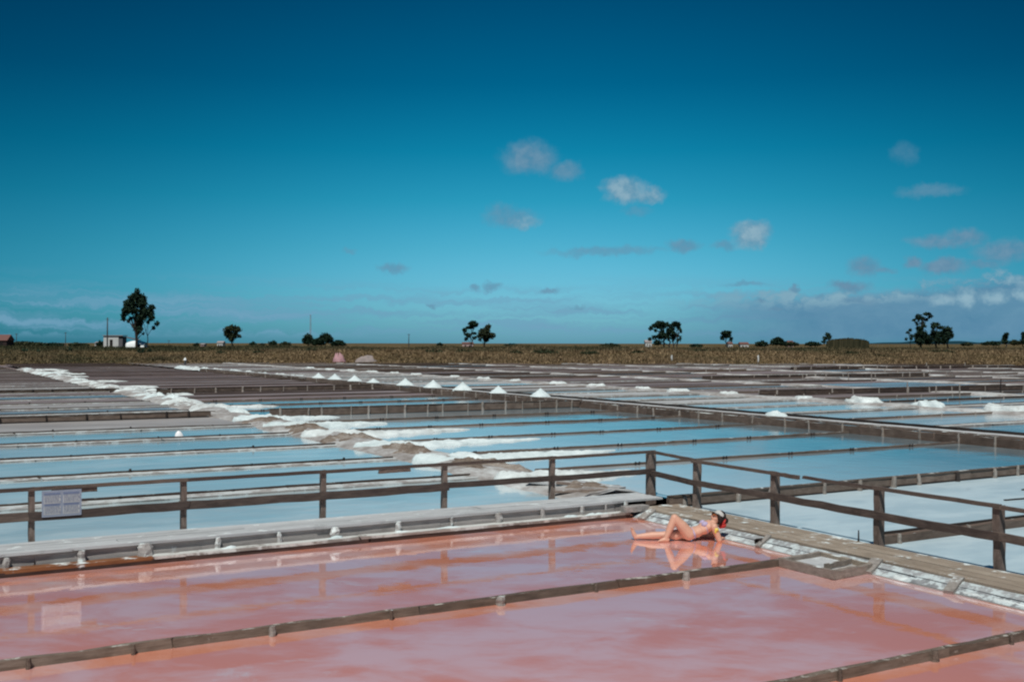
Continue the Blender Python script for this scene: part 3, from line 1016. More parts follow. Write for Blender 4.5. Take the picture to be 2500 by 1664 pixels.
# ------------------------------------------------------------------ the salt-covered earth bank between left and middle ponds
bv, bf = [], []
ny = 150
for i in range(ny + 1):
    y = 17.4 + (137 - 17.4) * (i / ny)
    c_ = 12.15 + .12 * math.sin(y * .8) + (.25 if y > 60 else 0) + (y - 17) * .004
    w = .85 + .12 * math.sin(y * 1.7 + 1)
    for dx_, z in ((-w - .25, Z1 - .07), (-w * .6, Z1 + .09), (0, Z1 + .14 + .03 * math.sin(y * 2.3)), (w * .6, Z1 + .09), (w + .3, Z1 - .07)):
        bv.append((c_ + dx_ + .05 * math.sin(y * 3.1 + dx_), y, z))
for i in range(ny):
    for j in range(4):
        a = i * 5 + j
        bf.append((a, a + 1, a + 6, a + 5))
tag(mk('earth_causeway', bv, bf, M['earth_bank'], smooth=True), kind='structure')
HUM = [17.9, 22.3, 26.6, 31.0, 35.4, 39.8]
for i, y in enumerate(HUM):
    L = 1.75 if i else 1.25
    o = salt_blob('earth_mound', (12.25, y + .75, Z1 - .02), .80, L * .92, (.25 if i else .16) - .012 * i, M['earth'], 400 + i, 34, 9, rough=.34)
    tag(o, '%s brown earth hump on the salt bank, counting away from the fence' % ORD[i], 'earth mound', 'brown humps on the salt bank')


dw = thing('loose_boards', (12.1, 18.6, Z1), 'loose weathered boards lying on the earth bank just behind the fence corner', 'boards')
for (p0, p1, w_, z0, z1) in (((11.5, 19.6), (12.6, 17.7), .2, .24, .17), ((11.8, 18.9), (12.9, 18.1), .16, .27, .16), ((12.2, 19.9), (12.8, 18.0), .22, .25, .2), ((11.3, 18.3), (12.3, 17.8), .14, .18, .22)):
    board('board', (p0[0], p0[1], Z1 + z0 - .1), (p1[0], p1[1], Z1 + z1 - .1), w_, .035, M['deck'] if w_ > .18 else M['post'], dw, True)


def drift(label, y, seed, ext, h=.13, wid=.66, x0=11.35):
    """salt heaped across the bank, with a tongue running out along the divider on the right"""
    r = random.Random(seed)
    nx, ny_ = 70, 16
    vs, fs = [], []
    x1 = 13.2 + ext
    ph = [r.uniform(0, 6.28) for _ in range(5)]
    for i in range(nx + 1):
        f = i / nx
        x = x0 + (x1 - x0) * f
        taper = 1.0 if x < 13.2 else max(.02, 1 - (x - 13.2) / max(.1, ext)) ** .75
        head = min(1, (x - x0) / .5 + .12)
        wl = wid * (1.35 if x < 13.2 else .95) * taper * head * (1 + .18 * math.sin(x * 3.1 + ph[0]) + .1 * math.sin(x * 7.3 + ph[1]))
        yc = y + .1 * math.sin(x * 1.3 + ph[2]) - (.25 if x < 13 else .25 - .1 * (x - 13)) + (.22 * (13.2 - x) if x < 13.2 else 0)
        hump = 1.35 if 11.5 < x < 13.0 else 1.0
        for j in range(ny_ + 1):
            s = j / ny_ * 2 - 1
            z = h * hump * (taper ** .6) * (1 - abs(s) ** 2.4) * (1 + .28 * math.sin(x * 6.1 + s * 3 + ph[3]) * r.uniform(.3, 1)) - (.08 if abs(s) > .99 else 0)
            z += (1 - abs(s) ** 3) * taper * (.07 * mnoise.noise(Vector((x * 2.2, yc + s * wl * 3, seed))) + .05 * mnoise.noise(Vector((x * 6, (yc + s * wl) * 6, seed))))
            if i in (0, nx): z = min(z, -.05)
            vs.append((x, yc + s * wl, Z1 + z))
    for i in range(nx):
        for j in range(ny_):
            a = i * (ny_ + 1) + j
            fs.append((a, a + ny_ + 1, a + ny_ + 2, a + 1))
    return tag(mk('salt_drift', vs, fs, M['salt'] if seed % 3 else M['salt_dirty'], None, None, True), label, 'salt drift', 'salt drifts along the left bank')


for i, (y, ext) in enumerate(((20.6, 2.2), (25.0, 4.6), (29.2, 4.6), (33.6, 4.4), (38.0, 3.0), (42.0, 2.6))):
    drift('%s white salt drift from the fence, spilling off the bank to the right' % ORD[i], y, 501 + i, ext)
y = 46.4
k = 0
while y < 134:
    o = salt_blob('salt_heap', (12.3 + random.uniform(-.3, .3) + (y - 17) * .004, y, Z1 + .02), random.uniform(.5, .85), random.uniform(.8, 1.6), random.uniform(.09, .22), M['salt'] if random.random() < .45 else M['salt_dirty'], 600 + k, 22, 5, rough=.5)
    tag(o, '%s rough salt heap on the left bank, counting away beyond the drifts' % ORD[k], 'salt heap', 'rough salt heaps along the left bank')
    if random.random() < .55:
        o = salt_blob('salt_spill', (14.0 + random.uniform(-.2, 1.2), y + .8, Z1 - .01), random.uniform(1.0, 1.7), .4, .10, M['salt_dirty'], 640 + k, 22, 4, rough=.4)
        tag(o, 'flat salt spill right of the %s rough heap on the left bank' % ORD[k], 'salt spill', 'flat salt spills beside the left bank')
    k += 1
    y += random.uniform(2.6, 3.6)

# ------------------------------------------------------------------ the far boardwalk with the salt piles
XC = 28.35
wc = thing('boardwalk', (XC + .6, 50, 0), 'long straight far boardwalk with white salt piles along its far side', 'boardwalk')
y = 14.0
while y < 118:
    L = 3.0 if y < 60 else 7.0
    y2 = min(y + L, 118)
    zt_ = Z1 + .26
    board('face_board', (XC, y + .01, Z1 + .09), (XC, y2 - .01, Z1 + .09), .06, .30, M['brownwall'], wc, True)
    board('deck_plank', (XC + .32, y + .01, zt_), (XC + .32, y2 - .01, zt_), .50, .04, M['divider'], wc, True)
    board('deck_plank', (XC + .85, y + .01, zt_), (XC + .85, y2 - .01, zt_), .48, .04, M['deck'], wc, True)
    if y < 60:
        board('shadow_strip', (XC + 1.12, y, zt_ + .05), (XC + 1.12, y2, zt_ + .05), .06, .12, M['peg'], wc, True)  # dark strip painted as the shadow line behind the deck
    nst = 2 if y < 60 else 1
    for i in range(nst):
        yy = y + L * (i + random.uniform(.3, .7)) / nst
        stake('stake', (XC - .07, yy, Z1 - .05), random.uniform(.30, .38), random.uniform(.07, .12), M['wallpost'], wc, .03)
    y = y2
for i, (u, v) in enumerate(((2450, 1090), (1890, 1035), (1941, 1040))):
    pass


def salt_pile(label, x, y, r, h, z, seed):
    rr = random.Random(seed)
    n, rings = 30, 9
    vs, fs = [], []
    ph = [rr.uniform(0, 6.28) for _ in range(4)]
    for i in range(rings + 1):
        f = i / rings
        rad = (1 - f) ** 1.0 * (1 + .10 * math.sin(f * math.pi)) if i < rings else .04
        z_ = h * (f - .07 * math.sin(f * math.pi) if f < .93 else .93 + (f - .93) * .6)
        for k in range(n):
            a = 2 * math.pi * k / n
            w = 1 + .05 * math.sin(3 * a + ph[0]) + .035 * math.sin(7 * a + ph[1]) + rr.uniform(-.025, .025)
            vs.append((r * rad * w * math.cos(a) * (1.05), r * rad * w * math.sin(a), z_ - (.06 if i == 0 else 0)))
    for i in range(rings):
        for k in range(n):
            k2 = (k + 1) % n
            fs.append((i * n + k, i * n + k2, (i + 1) * n + k2, (i + 1) * n + k))
    fs.append(tuple(rings * n + k for k in range(n)))
    o = mk('salt_pile', vs, fs, M['salt'], None, (x, y, z), True)
    return tag(o, label, 'salt pile', 'conical salt piles on the far boardwalk')


PL = [(1320, 968, 1.0), (1217, 962, .92), (1130, 955, 1.08), (1058, 949, 1.08), (990, 941, 1.05), (912, 934, .85), (866, 931, .95), (818, 928, .98), (778, 925, .92)]
for i, (u, v, s) in enumerate(PL):
    x = 29.05
    d = VD + RT * ((u - 1250) / FPX)
    yy = x * d.y / d.x
    salt_pile('%s white conical salt pile from the right end of the row' % ORD[i] if i else 'nearest white conical salt pile, at the right end of the row', x, yy, .56 * s, .46 * s * (1.0 if i != 5 else .8), Z1 + .27, 700 + i)
o = salt_blob('salt_heap', (29.3, 31.0, Z1 + .24), .38, .5, .2, M['salt'], 720, 24, 6, rough=.3)
tag(o, 'small lone white salt heap on the far boardwalk, right of the pile row', 'salt heap')
for i, (y, L) in enumerate(((36.5, 3.2), (41.0, 2.6), (85, 1.5), (90, 2), (95, 2.2), (100, 2.5), (105, 2.0), (110, 2.5), (117, 2.5), (122, 2.2), (127, 2.5), (133, 3))):
    o = salt_blob('salt_ridge', (29.9 if y > 80 else 29.95, y, Z1 + .0), .7, L, .26 if y > 80 else .16, M['salt'] if i % 2 else M['salt_dirty'], 740 + i, 24, 5, rough=.4)
    tag(o, '%s low salt ridge along the far side of the pile boardwalk, from the near end' % ORD[i], 'salt ridge', 'salt ridges beside the pile boardwalk')

# ------------------------------------------------------------------ flat salt mounds in a row on the next bank
def bank_strip(x, y0, y1, w, z):
    vs, fs = [], []
    n = 70
    for i in range(n + 1):
        y = y0 + (y1 - y0) * i / n
        for dx_, zz in ((-w, -.15), (-w * .55, 0), (w * .55, .02), (w, -.15)):
            vs.append((x + dx_ + .06 * math.sin(y * 1.9 + dx_), y, z + zz + .03 * math.sin(y * .9)))
    for i in range(n):
        for j in range(3):
            a = i * 4 + j
            fs.append((a, a + 1, a + 5, a + 4))
    return tag(mk('earth_causeway', vs, fs, M['earth_bank'], smooth=True), kind='structure')


for x in (42.9, 57.4, 71.8, 86.8, 101.8, 117.8):
    y1 = (162 - .494 * x) / .87
    y0 = x / 1.55
    bank_strip(x, y0, y1, .95, Z1 + .06)
SM = [(31.1, 1.5), (35.1, 1.35), (39.1, 1.45), (43.4, .8), (49.5, .75), (54.2, 1.0), (58.0, .9), (63.3, 1.1), (68.7, 1.0), (75, .8), (80.4, 1.1), (85.7, 1.0), (94, 1.3), (99, 1.2), (105, 1.4), (111, 1.3), (117.5, 1.5), (124.5, 1.5)]
for i, (y, s) in enumerate(SM):
    o = salt_blob('salt_mound', (42.9, y, Z1 + .0), .5, .72 * s, .27 if i < 3 else .17, M['salt_dirty'] if i != 1 else M['salt'], 800 + i, 30, 6, flat=.62, rough=.36)
    tag(o, '%s flat-topped salt mound from the right in the row behind the piles' % ORD[i], 'salt mound', 'flat salt mounds on the middle right bank')
# thin pale stakes in the far right ponds
STK = sorted(((1960, 926, .6), (2017, 928, .7), (2072, 928, .7), (2128, 928, .75), (2218, 912, .6), (2192, 912, .5), (2270, 913, .6), (2310, 917, .5), (2443, 955, .9), (2343, 962, .7), (2215, 960, .8), (2285, 958, .5),
                              (2035, 893, .8), (2262, 893, .6), (2356, 893, .6), (1850, 886, 1.0), (1724, 908, .5), (1782, 906, .5), (1940, 905, .5), (2160, 908, .5), (2395, 920, .6)))
for i, (u, v, h) in enumerate(STK):
    t = (CAM_H - .15) * FPX / (v - 838)
    p = at(u, t, z=.1)
    o = stake('marker_stake', tuple(p), h, .09 if t < 110 else .14, M['wallpost'] if v != 955 else M['peg'], None, .04)
    tag(o, '%s thin %s stake from the left among the far right salt ponds' % (ORD[i], 'dark' if v == 955 else 'pale'), 'stake', 'thin stakes in the far right ponds')

# small white float lump, put in for a sparkle on the left pond
o = salt_blob('white_sparkle', (8.0, 36.1, Z1), .14, .10, .15, M['float'], 901, 20, 7, rough=.12)
tag(o, 'small bright white lump standing in for a sparkle on the pale blue pond on the left', 'float')

# ------------------------------------------------------------------ things at the edge of the grass
o = salt_blob('plastic_sack', tuple(at(826, 168, z=.35)), .95, .8, 1.15, M['pinkbag'], 910, 18, 6, rough=.4)
tag(o, 'faded pink sack at the edge of the dry grass', 'sack')
o = salt_blob('sack_heap', tuple(at(897, 167, z=.35)), 1.4, .9, .9, M['greybag'], 911, 18, 6, rough=.4)
tag(o, 'grey sacking heap at the edge of the dry grass', 'sack')
mp = thing('marker_post', tuple(at(452, 150, z=.15)), 'short dark post with a pale top at the far end of the second salt row', 'post')
p = at(452, 150, z=.15)
stake('post', tuple(p), .75, .35, M['pole'], mp, .02)
salt_blob('pale_top', (0, 0, .72), .2, .2, .28, M['tarp'], 912, 12, 4, parent=mp)
for u, v0, v1, lab in ((1640, 887, 866, 'white marker post at the grass edge, left one of two'), (1851, 884, 866, 'white marker post at the grass edge, right one of two')):
    t = 168
    p = at(u, t, v=v0)
    o = stake('white_post', (p.x, p.y, p.z), (v0 - v1) / FPX * t, .28, M['tarp'], None, .02)
    tag(o, lab, 'post', 'white posts at the grass edge')

# ------------------------------------------------------------------ grass (nobody could count it)
n = 170000
tt = 160.5 + RNG.random(n) ** 1.35 * 88
ll = (RNG.random(n) - .5) * 2 * (tt * .56)
ll[:] = np.clip(ll, -135, 135)
tt += np.array([3.2 * mnoise.noise(Vector((l_ * .06, 1.7, 0))) + 2.0 * mnoise.noise(Vector((l_ * .25, 4.2, 0))) for l_ in ll]) * np.clip((190 - tt) / 25, 0, 1)
tt = np.maximum(tt, 159.2)
wdt = RNG.uniform(.06, .17, n)
clump = np.array([mnoise.noise(Vector((l_ * .09, t_ * .12, 3.3))) + .5 * mnoise.noise(Vector((l_ * .33, t_ * .3, 8.1))) for t_, l_ in zip(tt, ll)])
hgt = RNG.uniform(.12, .42, n) * (.75 + 1.7 * np.clip(clump + .1, 0, 1)) * np.clip((tt - 158) / 8, .35, 1.0)
ang = RNG.uniform(0, math.pi, n)
lean = RNG.normal(0, .18, (n, 2))
px = VD.x * tt + RT.x * ll
py = VD.y * tt + RT.y * ll
pz = np.array([terr_h(a, b) for a, b in zip(tt, ll)])
cx_, sy_ = np.cos(ang) * wdt, np.sin(ang) * wdt
V = np.empty((n, 3, 3))
V[:, 0] = np.stack([px - cx_, py - sy_, pz - .1], 1)
V[:, 1] = np.stack([px + cx_, py + sy_, pz - .1], 1)
V[:, 2] = np.stack([px + lean[:, 0], py + lean[:, 1], pz + hgt], 1)
me = bpy.data.meshes.new('grass')
me.vertices.add(n * 3); me.loops.add(n * 3); me.polygons.add(n)
me.vertices.foreach_set('co', V.reshape(-1))
me.loops.foreach_set('vertex_index', np.arange(n * 3, dtype=np.int32))
me.polygons.foreach_set('loop_start', np.arange(0, n * 3, 3, dtype=np.int32))
me.polygons.foreach_set('loop_total', np.full(n, 3, dtype=np.int32))
me.update(); me.validate()
me.materials.append(M['grass'])
o = bpy.data.objects.new('grass', me)
COL.objects.link(o)
tag(o, 'dry golden and olive grass along the far edge of the salt ponds', 'grass', kind='stuff')


# ------------------------------------------------------------------ trees and bushes
def leaves(blobs, size, dens, rng):
    """leaf quads spread through ellipsoid clumps; returns verts, faces"""
    Vs = []
    for (c, r) in blobs:
        vol = r[0] * r[1] * r[2]
        k = int(max(14, dens * vol ** .72))
        d = rng.normal(size=(k, 3)); d /= np.linalg.norm(d, axis=1)[:, None]
        rad = rng.random(k) ** .42 * rng.uniform(.75, 1.15, k)
        p = np.array(c) + d * rad[:, None] * np.array(r)
        a = rng.normal(size=(k, 3)); a /= np.linalg.norm(a, axis=1)[:, None]
        b = np.cross(a, rng.normal(size=(k, 3))); b /= np.linalg.norm(b, axis=1)[:, None]
        s = (size * rng.uniform(.6, 1.3, k))[:, None]
        Vs.append(np.stack([p - a * s * .9, p + b * s * .45, p + a * s * .9, p - b * s * .45], 1))
    V = np.concatenate(Vs).reshape(-1, 3)
    return V


def quads(name, V, mat, parent):
    nq = len(V) // 4
    me = bpy.data.meshes.new(name)
    me.vertices.add(nq * 4); me.loops.add(nq * 4); me.polygons.add(nq)
    me.vertices.foreach_set('co', V.reshape(-1))
    me.loops.foreach_set('vertex_index', np.arange(nq * 4, dtype=np.int32))
    me.polygons.foreach_set('loop_start', np.arange(0, nq * 4, 4, dtype=np.int32))
    me.polygons.foreach_set('loop_total', np.full(nq, 4, dtype=np.int32))
    me.update(); me.validate()
    me.materials.append(mat)
    o = bpy.data.objects.new(name, me)
    COL.objects.link(o)
    o.parent = parent
    return o


def tube(vs, fs, pts, rads, n=7):
    base = len(vs)
    for i, (p, r) in enumerate(zip(pts, rads)):
        d = (Vector(pts[min(i + 1, len(pts) - 1)]) - Vector(pts[max(i - 1, 0)])).normalized()
        a = d.orthogonal().normalized()
        b = d.cross(a)
        for k in range(n):
            an = 2 * math.pi * k / n
            q = Vector(p) + (a * math.cos(an) + b * math.sin(an)) * r
            vs.append(tuple(q))
    for i in range(len(pts) - 1):
        for k in range(n):
            k2 = (k + 1) % n
            fs.append((base + i * n + k, base + i * n + k2, base + (i + 1) * n + k2, base + (i + 1) * n + k))
    fs.append(tuple(base + (len(pts) - 1) * n + k for k in range(n)))


def tree(name, label, u, t, blobs, trunks=((0, 0),), mat='leaf', group=None, cat='tree', leaf=.30, dens=400, seed=0, tr=.22):
    """blobs: (u, v, ru, rv) as seen in the photo, turned into clumps of real size at depth t"""
    r = random.Random(seed)
    rng = np.random.default_rng(seed)
    l0 = (u - 1250) / FPX * t
    zb = terr_h(t, l0) - .1
    base = at(u, t, z=zb)
    root = thing(name, tuple(base), label, cat, group)
    s = t / FPX
    bl = []
    for (bu, bv_, ru, rv) in blobs:
        lat = (bu - u) * s
        dep = r.uniform(-.8, .8) * max(ru, 6) * s * .9
        z = CAM_H + (838 - bv_) * s - zb
        c = RT * lat + VD * dep
        bl.append(((c.x, c.y, max(z, rv * s * .4)), (ru * s * 1.1, ru * s * 1.1, rv * s * 1.1)))
    vs, fs = [], []
    for (du, _) in trunks:
        off = RT * (du * s)
        mine = sorted(bl, key=lambda b: (Vector((b[0][0], b[0][1], 0)) - off).length)
        top = max(b[0][2] for b in mine[:max(3, len(mine) * 2 // 3)])
        H_ = top * .88
        pts = [Vector((off.x, off.y, 0)) + Vector((r.uniform(-.12, .12), r.uniform(-.12, .12), 0)) * i + Vector((0, 0, H_ * i / 6)) for i in range(7)]
        tube(vs, fs, [tuple(p) for p in pts], [tr * (1 - .13 * i) for i in range(7)])
        for b in mine:
            q = Vector(b[0])
            if q.z < .4: continue
            st_ = pts[min(6, max(1, int(q.z / H_ * 6 * .62)))]
            m_ = (st_ + q) / 2 + Vector((0, 0, .12 * (q - st_).length))
            tube(vs, fs, [tuple(st_), tuple(m_), tuple(q)], [tr * .38, tr * .26, tr * .1], 5)
    if trunks:
        mk('trunk', vs, fs, M['bark'], root, None, True)
    quads('crown', leaves(bl, leaf, dens / (leaf / .26) ** 1.5, rng), M[mat], root)
    return root


tree('eucalyptus_tree', 'tallest eucalyptus, standing beside the white shed on the left', 333, 226,
     [(335, 716, 7, 11), (327, 728, 14, 12), (342, 730, 12, 12), (317, 745, 15, 13), (346, 744, 13, 12), (306, 760, 10, 11), (325, 758, 13, 10), (352, 762, 14, 12), (369, 752, 8, 9), (366, 766, 9, 11), (303, 775, 6, 11),
      (345, 776, 13, 11), (371, 776, 7, 9), (338, 790, 9, 12), (331, 800, 7, 9), (343, 805, 7, 8), (318, 778, 5, 5), (312, 784, 4, 4), (350, 815, 3, 4), (337, 812, 5, 5)], seed=11, tr=.3)
tree('eucalyptus_tree', 'slender thin-stemmed eucalyptus just right of the tallest tree', 360, 227, [(383, 791, 5, 6), (374, 801, 5, 5), (361, 788, 4, 4), (366, 782, 4, 4)], seed=12, tr=.13)
tree('round_tree', 'small rounded tree standing alone right of the tallest eucalyptus', 567, 232,
     [(566, 803, 12, 9), (553, 808, 9, 8), (579, 805, 9, 8), (558, 818, 11, 9), (573, 818, 10, 9), (551, 815, 5, 6), (586, 822, 4, 4), (566, 830, 6, 6)], seed=13, mat='leaf2')
tree('eucalyptus_tree', 'open-crowned left tree of the pair beside the low pink wall', 1151, 236,
     [(1154, 789, 10, 6), (1164, 793, 4, 5), (1153, 797, 7, 6), (1134, 806, 6, 6), (1142, 800, 5, 4), (1141, 817, 8, 4), (1157, 814, 6, 3), (1158, 824, 5, 4), (1138, 827, 5, 4), (1146, 822, 4, 3)], seed=14, tr=.16)
tree('olive_tree', 'dense leaning right tree of the pair beside the low pink wall', 1183, 235,
     [(1192, 797, 6, 6), (1188, 804, 9, 8), (1177, 809, 8, 7), (1186, 813, 12, 9), (1201, 819, 8, 7), (1172, 819, 7, 8), (1187, 822, 11, 8), (1172, 829, 4, 4), (1188, 830, 6, 5)], seed=15, mat='leaf2', tr=.18)
tree('eucalyptus_tree', 'broad left tree of the dark pair in the middle right', 1620, 240,
     [(1611, 789, 12, 6), (1600, 794, 10, 5), (1626, 792, 10, 6), (1588, 801, 5, 6), (1614, 798, 11, 5), (1600, 822, 9, 5), (1616, 819, 11, 8), (1631, 820, 10, 8), (1617, 809, 6, 6), (1632, 807, 7, 8), (1586, 827, 4, 5), (1600, 806, 4, 4), (1605, 836, 9, 6)],
     ((0, 0), (14, 0)), seed=16, tr=.2)
tree('eucalyptus_tree', 'tall narrow right tree of the dark pair in the middle right', 1645, 240,
     [(1649, 790, 10, 6), (1657, 795, 6, 8), (1640, 801, 8, 8), (1661, 806, 4, 6), (1644, 822, 5, 11), (1653, 818, 5, 4), (1661, 826, 2.5, 7), (1643, 812, 6, 6), (1655, 829, 3, 4)], ((0, 0), (8, 0)), seed=17, tr=.17)
tree('eucalyptus_tree', 'small arched tree beside the far white houses', 1772, 250, [(1768, 812, 9, 6), (1779, 811, 7, 5), (1763, 823, 5, 7), (1784, 827, 4, 7), (1773, 820, 7, 5), (1780, 819, 5, 4)], seed=18, tr=.14)
tree('round_bush', 'dark dome-shaped bush on the right horizon', 1899, 250, [(1899, 832, 14, 9), (1890, 835, 9, 6), (1909, 836, 9, 6), (1900, 827, 9, 5)], (), seed=19, cat='bush')
tree('eucalyptus_tree', 'small tree poking up left of the reed hedge', 2020, 250, [(2022, 815, 6, 4), (2026, 820, 5, 4), (2015, 824, 6, 5), (2012, 833, 5, 5), (2023, 824, 5, 4)], seed=20, tr=.1)
tree('eucalyptus_tree', 'tallest tree of the dark group on the right', 2248, 240,
     [(2261, 765, 9, 4), (2272, 771, 5, 4), (2243, 773, 8, 8), (2231, 780, 5, 3), (2237, 788, 4, 5), (2254, 777, 6, 5), (2264, 778, 4, 4), (2252, 787, 5, 5), (2246, 800, 10, 6), (2255, 795, 5, 4), (2243, 810, 9, 9), (2244, 828, 12, 13), (2238, 818, 6, 8), (2254, 816, 8, 11)], seed=21, tr=.22)
tree('eucalyptus_tree', 'middle tree of the dark group on the right', 2286, 241,
     [(2286, 790, 10, 5), (2279, 796, 7, 4), (2276, 806, 5, 8), (2298, 798, 8, 4), (2290, 813, 10, 6), (2306, 808, 8, 7), (2268, 827, 13, 13), (2290, 825, 14, 13), (2281, 816, 9, 8), (2300, 813, 9, 8)], seed=22, tr=.2)
tree('eucalyptus_tree', 'drooping right-hand tree of the dark group on the right', 2314, 239, [(2316, 801, 9, 6), (2321, 810, 7, 7), (2325, 817, 6, 6), (2311, 821, 9, 7), (2306, 829, 9, 9), (2316, 812, 8, 6)], seed=23, tr=.16)
tree('eucalyptus_tree', 'small wispy tree left of the dark group on the right', 2222, 246, [(2222, 804, 4, 4), (2217, 811, 4, 4), (2225, 818, 4, 4), (2214, 826, 4, 3), (2223, 824, 4, 4)], seed=24, tr=.09)
tree('cypress_tree', 'dark upright cypress near the right edge', 2455, 245, [(2456, 815, 6, 6), (2455, 823, 7, 8), (2455, 831, 8, 7)], seed=25, tr=.15)
tree('cypress_tree', 'dark upright cypress cut by the right edge of the picture', 2499, 245, [(2500, 814, 6, 6), (2500, 823, 8, 8), (2499, 831, 9, 7)], seed=26, tr=.15)
for i, (u, v, ru, rv, lab) in enumerate(((752, 828, 12, 12, 'left dark clump of the tree row by the tall mast'), (796, 826, 15, 12, 'tallest clump of the tree row by the tall mast'), (777, 834, 14, 8, 'low clump in the gap of the tree row by the tall mast'),
                                       (825, 837, 16, 6, 'low right end of the tree row by the tall mast'))):
    tree('round_tree', lab, u, 262 + i * 3, [(u, v, ru, rv), (u - ru * .6, v + 4, ru * .6, rv * .7), (u + ru * .6, v + 4, ru * .6, rv * .7), (u + ru * .2, v - rv * .5, ru * .5, rv * .5)], seed=30 + i, mat='leaf', tr=.14, group='trees by the tall mast')
HED = [(617, 840, 9, 5, 'leftmost'), (640, 842, 8, 3, 'second'), (666, 838, 10, 7, 'third, largest'), (697, 840, 14, 5, 'fourth'), (1074, 840, 8, 4, 'lone central'), (60, 840, 40, 5, 'long far left'), (130, 842, 30, 4, 'low left'), (190, 842, 24, 4, 'bushy left'), (245, 840, 12, 7, 'shed-side'),
       (480, 843, 8, 5, 'pointed'), (1250, 842, 20, 3, 'flat'), (1490, 842, 26, 4, 'long central'), (1860, 838, 16, 7, 'house-side'), (1930, 838, 20, 5, 'dome-side'), (1700, 842, 16, 3, 'small low'), (2360, 838, 14, 4, 'small right'), (2420, 836, 22, 5, 'cypress-side'), (2480, 834, 16, 6, 'rightmost'), (1985, 838, 22, 5, 'reed-side')]
for i, (u, v, ru, rv, w) in enumerate(HED):
    tree('hedge_bush', '%s dark bush of the scattered bushes along the horizon' % w, u, 252 + (i % 4) * 3, [(u, v, ru * .6, rv), (u - ru * .5, v + 1, ru * .5, rv * .8), (u + ru * .5, v + 1, ru * .5, rv * .8)], (), seed=60 + i, mat='leaf2' if i % 2 else 'leaf', group='bushes along the horizon', cat='bush')
SH = [(1330, 872, 34, 9), (1440, 873, 26, 8), (1260, 873, 22, 8), (1710, 868, 18, 8), (345, 870, 12, 10), (365, 868, 8, 8), (60, 872, 10, 8), (95, 874, 8, 7), (170, 872, 9, 8), (630, 868, 14, 6), (1060, 872, 26, 7), (905, 855, 12, 5), (540, 872, 14, 7), (1130, 868, 20, 7), (1560, 872, 22, 6), (2080, 866, 22, 5), (2300, 862, 30, 5), (760, 866, 18, 6)]
SHL = ['widest olive shrub in the dry grass, right of centre', 'olive shrub beside the widest one in the dry grass', 'brownish shrub left of the widest one in the dry grass', 'round olive shrub in the dry grass right of the white post', 'dark shrub at the foot of the tallest eucalyptus',
       'small dark shrub right of the tallest eucalyptus foot', 'dark shrub at the far left grass edge', 'second dark shrub from the left at the grass edge', 'third dark shrub from the left at the grass edge', 'low shrub left of the pink sack', 'low wide shrub right of the grey sacking',
       'small green tuft above the grey sacking', 'low shrub below the lone rounded tree', 'low shrub below the pair of trees by the pink wall', 'low brown shrub left of the white marker post', 'low shrub in the golden grass below the reed hedge', 'flat dark shrub below the right tree group', 'flat shrub beside the pink sack']
for i, ((u, v, ru, rv), lab) in enumerate(zip(SH, SHL)):
    t = 176 + (885 - v) * .9
    tree('heath_shrub', lab, u, t, [(u, v, ru * .7, rv), (u - ru * .5, v + 2, ru * .5, rv * .8), (u + ru * .5, v + 2, ru * .5, rv * .8)], (), seed=90 + i, mat='leaf2' if 4 > i or i > 8 else 'leaf', group='shrubs in the dry grass', cat='shrub', leaf=.22, dens=150)

# reed hedge: upright canes in one block
rh = thing('reed_hedge', tuple(at(2070, 244, z=2.4)), 'long brownish reed hedge block on the right horizon', 'hedge')
k = 1500
rng = np.random.default_rng(5)
s = 244 / FPX
lat = rng.uniform(-48, 46, k) * s
dep = rng.uniform(-1.6, 1.6, k)
top = (12 + 7 * np.sin((lat / s + 48) / 94 * math.pi) ** .5 + rng.normal(0, 1.4, k)) * s + .1
wv_ = rng.uniform(.05, .12, k)
bx_, by_ = RT.x * lat + VD.x * dep, RT.y * lat + VD.y * dep
V = np.stack([np.stack([bx_ - RT.x * wv_, by_ - RT.y * wv_, np.zeros(k) - .2], 1), np.stack([bx_ + RT.x * wv_, by_ + RT.y * wv_, np.zeros(k) - .2], 1),
              np.stack([bx_ + RT.x * wv_ * .7 + .1, by_ + RT.y * wv_, top], 1), np.stack([bx_ - RT.x * wv_ * .7 + .1, by_ - RT.y * wv_, top], 1)], 1).reshape(-1, 3)
M['reed'] = foliage('dry_reeds', (.02, .022, .012), (.04, .04, .022), (.075, .065, .036))
tag(quads('canes', V, M['reed'], rh), kind='stuff')


# ------------------------------------------------------------------ far buildings and masts
def frame(u, t, z):
    return at(u, t, z=z)


def boxm(name, cx, cy, z0, sx_, sy_, sz_, mat, parent, rot=0.0):
    """box in the parent's frame; local x runs along the image right, y away"""
    c_ = RT * cx + VD * cy
    e1 = RT * math.cos(rot) + VD * math.sin(rot)
    e2 = VD * math.cos(rot) - RT * math.sin(rot)
    vs = []
    for z in (z0, z0 + sz_):
        for a, b in ((-1, -1), (1, -1), (1, 1), (-1, 1)):
            p_ = c_ + e1 * (a * sx_ / 2) + e2 * (b * sy_ / 2)
            vs.append((p_.x, p_.y, z))
    return mk(name, vs, [(0, 3, 2, 1), (4, 5, 6, 7), (0, 1, 5, 4), (1, 2, 6, 5), (2, 3, 7, 6), (3, 0, 4, 7)], mat, parent)


def gable(name, cx, cy, z0, sx_, sy_, h, mat, parent, over=.2):
    vs = []
    for a in (-1, 1):
        for (b, z) in ((-1, z0), (1, z0), (0, z0 + h)):
            p_ = RT * (cx + a * (sx_ / 2 + over)) + VD * (cy + b * (sy_ / 2 + over))
            vs.append((p_.x, p_.y, z))
    return mk(name, vs, [(0, 1, 2), (3, 5, 4), (0, 3, 4, 1), (0, 2, 5, 3), (1, 4, 5, 2)], mat, parent)


